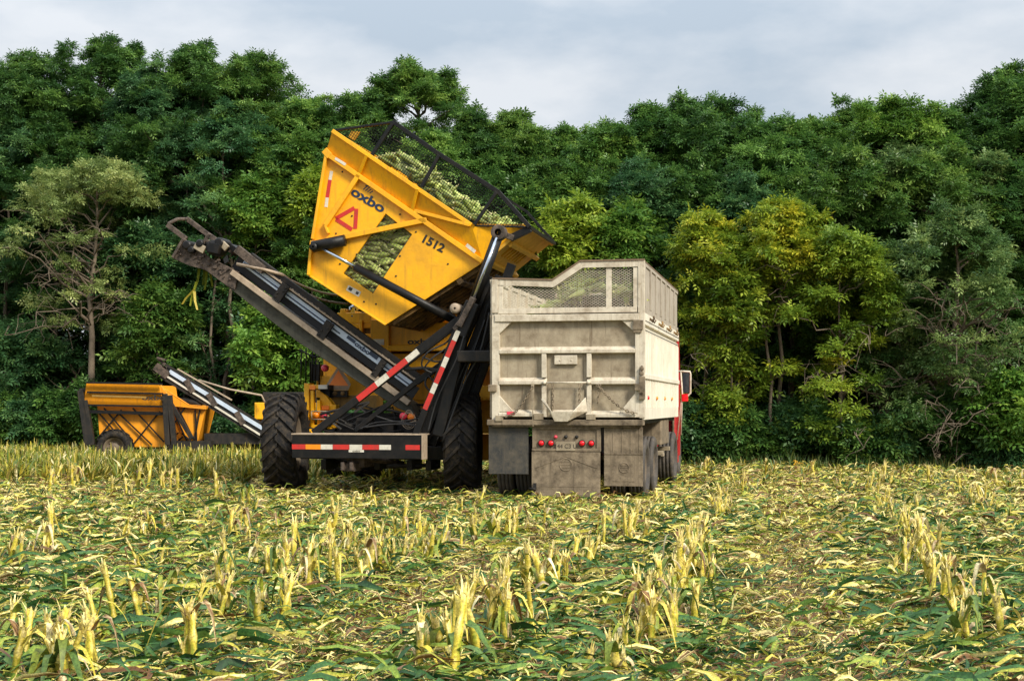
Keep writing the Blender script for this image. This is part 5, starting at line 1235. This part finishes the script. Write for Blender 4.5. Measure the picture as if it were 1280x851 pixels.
# slim bare trunks among the left trees
for px, top, r_, lb in ((283, 240, .07, 'tall slim pale trunk standing behind the conveyor'), (268, 250, .05, 'thinner slim trunk left of the tall pale trunk behind the conveyor'), (60, 420, .06, 'slim dark trunk at the left of the forked tree'), (86, 430, .05, 'thin leaning trunk next to the forked tree'), (258, 430, .04, 'short thin trunk above the end of the farther conveyor'), (965, 330, .05, 'thin pale trunk in the golden tree')):
    D = E(px) + (.4 if px < 900 else -1.0); t = empty('tree', (place(px, D), D, 0)); tag(t, lb, 'tree'); mb = MB(); h = zpx(top, D)
    tp_ = [Vector((rng.normal(0, .04) * i, rng.normal(0, .03) * i, h * i / 7)) for i in range(8)]; mb.tube(tp_, [r_ * (1 - .06 * i) for i in range(8)], 8, 0, False)
    cl = []
    for i in range(9):
        s = tp_[int(rng.integers(3, 8))]; e_ = s + Vector((rng.normal(0, .8), rng.normal(0, .6), rng.uniform(.1, .7))); branch(mb, s, e_, r_ * .35, .006); cl.append(tuple(e_))
    mb.build('trunk', M['bark'], t); foliage('crown', np.array(cl), rng.uniform(.25, .5, len(cl)), 36, .13, LM['blue' if px < 900 else 'gold'], t)
# bushes along the foot of the wood
blab = ['dark bush at the foot of the wood left of the farther harvester', 'dark bush at the foot of the wood behind the harvesters', 'dark leafy bush at the foot of the wood right of the truck']
for i in range(40):
    px = -30 + i * 34; D = E(px) - .9 + rng.uniform(-.4, .5) + (.9 if 150 < px < 350 else 0); hpx = rng.uniform(38, 80)
    k = 0 if px < 100 else 1 if px < 640 else 2
    tree(px + rng.uniform(-8, 8), HOR + CAMH * FPX / D - hpx, D, rng.uniform(60, 95), ['dark', 'mid', 'blue', 'dark'][i % 4], blab[k], base=620, size=.13, ncl=22, per_=46, tr=.03, cr=.36, cat='bush', name='bush', group=['bushes left', 'bushes behind the harvesters', 'bushes right of the truck'][k])
# grass and goldenrod at the edge of the field
M['grass'] = leafmat('edge_grass', [(0, (.03, .07, .018)), (.5, (.08, .14, .03)), (.85, (.26, .27, .07)), (1, (.45, .38, .14))], .5, .25, 0)
n = 9000; x = rng.uniform(-17, 14.5, n); y = edge_y(x) - 1.0 - rng.random(n) ** 1.5 * 1.6; h = rng.uniform(.12, .42, n); a = rng.uniform(0, 6.28, n)
V = np.empty((n, 3, 2, 3), np.float32)
for i, t in enumerate((0, .6, 1)):
    for j, sg in enumerate((-1, 1)):
        wd = .012 * (1 - .85 * t); V[:, i, j, 0] = x + np.cos(a) * h * .45 * t * t - np.sin(a) * wd * sg; V[:, i, j, 1] = y + np.sin(a) * h * .45 * t * t + np.cos(a) * wd * sg; V[:, i, j, 2] = h * t - .03
b_ = ((np.arange(n) * 6)[:, None] + np.array([0, 2])[None, :]).ravel()
o = npmesh('grass', V.reshape(-1, 3), np.stack([b_, b_ + 1, b_ + 3, b_ + 2], 1), M['grass'], rnd=per(rng.beta(1.5, 2, n), 6)); tag(o, 'grass along the foot of the wood', 'grass', None, 'stuff')
n = 2600; x = rng.uniform(-17, 14.5, n); x = x + .35 * np.sin(x * 3.1); y = edge_y(x) - .9 - rng.random(n) * .9; h = rng.uniform(.3, 1.0, n) * (.6 + .4 * np.sin(x * 2.3 + 1) ** 2); a = rng.uniform(0, 6.28, n)
V = np.empty((n, 4, 2, 3), np.float32)
for i, t in enumerate((0, .4, .75, 1)):
    for j, sg in enumerate((-1, 1)):
        wd = .022 * (1 - .8 * t); V[:, i, j, 0] = x + np.cos(a) * h * .5 * t ** 2.2 - np.sin(a) * wd * sg; V[:, i, j, 1] = y + np.sin(a) * h * .5 * t ** 2.2 + np.cos(a) * wd * sg; V[:, i, j, 2] = h * (t - .2 * t ** 3) - .03
b_ = ((np.arange(n) * 8)[:, None] + np.array([0, 2, 4])[None, :]).ravel()
o = npmesh('tall_weeds', V.reshape(-1, 3), np.stack([b_, b_ + 1, b_ + 3, b_ + 2], 1), M['grass'], rnd=per(rng.beta(1.6, 2.4, n), 8)); tag(o, 'ragged tall weeds where the field meets the wood', 'weeds', None, 'stuff')
M['petal'] = plain('goldenrod_yellow', (.75, .42, .01), .6)
for px, py, lb in ((994, 577, 'yellow goldenrod standing alone right of the truck'), (1083, 583, 'small yellow goldenrod at the left of the goldenrod patch'), (1095, 584, 'low yellow goldenrod second from the left of the patch'), (1112, 582, 'yellow goldenrod in the middle of the patch'), (1121, 587, 'low goldenrod tucked between the two tallest of the patch'), (1141, 580, 'biggest yellow goldenrod at the right of the patch'), (1013, 585, 'tiny goldenrod in the grass between the lone one and the patch')):
    D = E(px) - 1.9; t = empty('goldenrod', (place(px, D), D, 0)); tag(t, lb, 'flower'); hz = zpx(py, D); mb = MB()
    for i in range(6):
        ex = Vector((rng.normal(0, .10), rng.normal(0, .08), hz + rng.uniform(-.12, .06))); mb.tube([(rng.normal(0, .03), 0, -.02), (ex.x * .5, ex.y * .5, hz * .6), ex], .006, 5)
        fb = MB()
        for q in range(14):
            c = ex + Vector((rng.normal(0, .03), rng.normal(0, .03), rng.normal(0, .02))); fb.lathe([(-.014, .001), (0, .016), (.014, .001)], c, 'z', 5)
        fb.build('flower_head', M['petal'], t)
    mb.build('stem', LM['mid'], t)
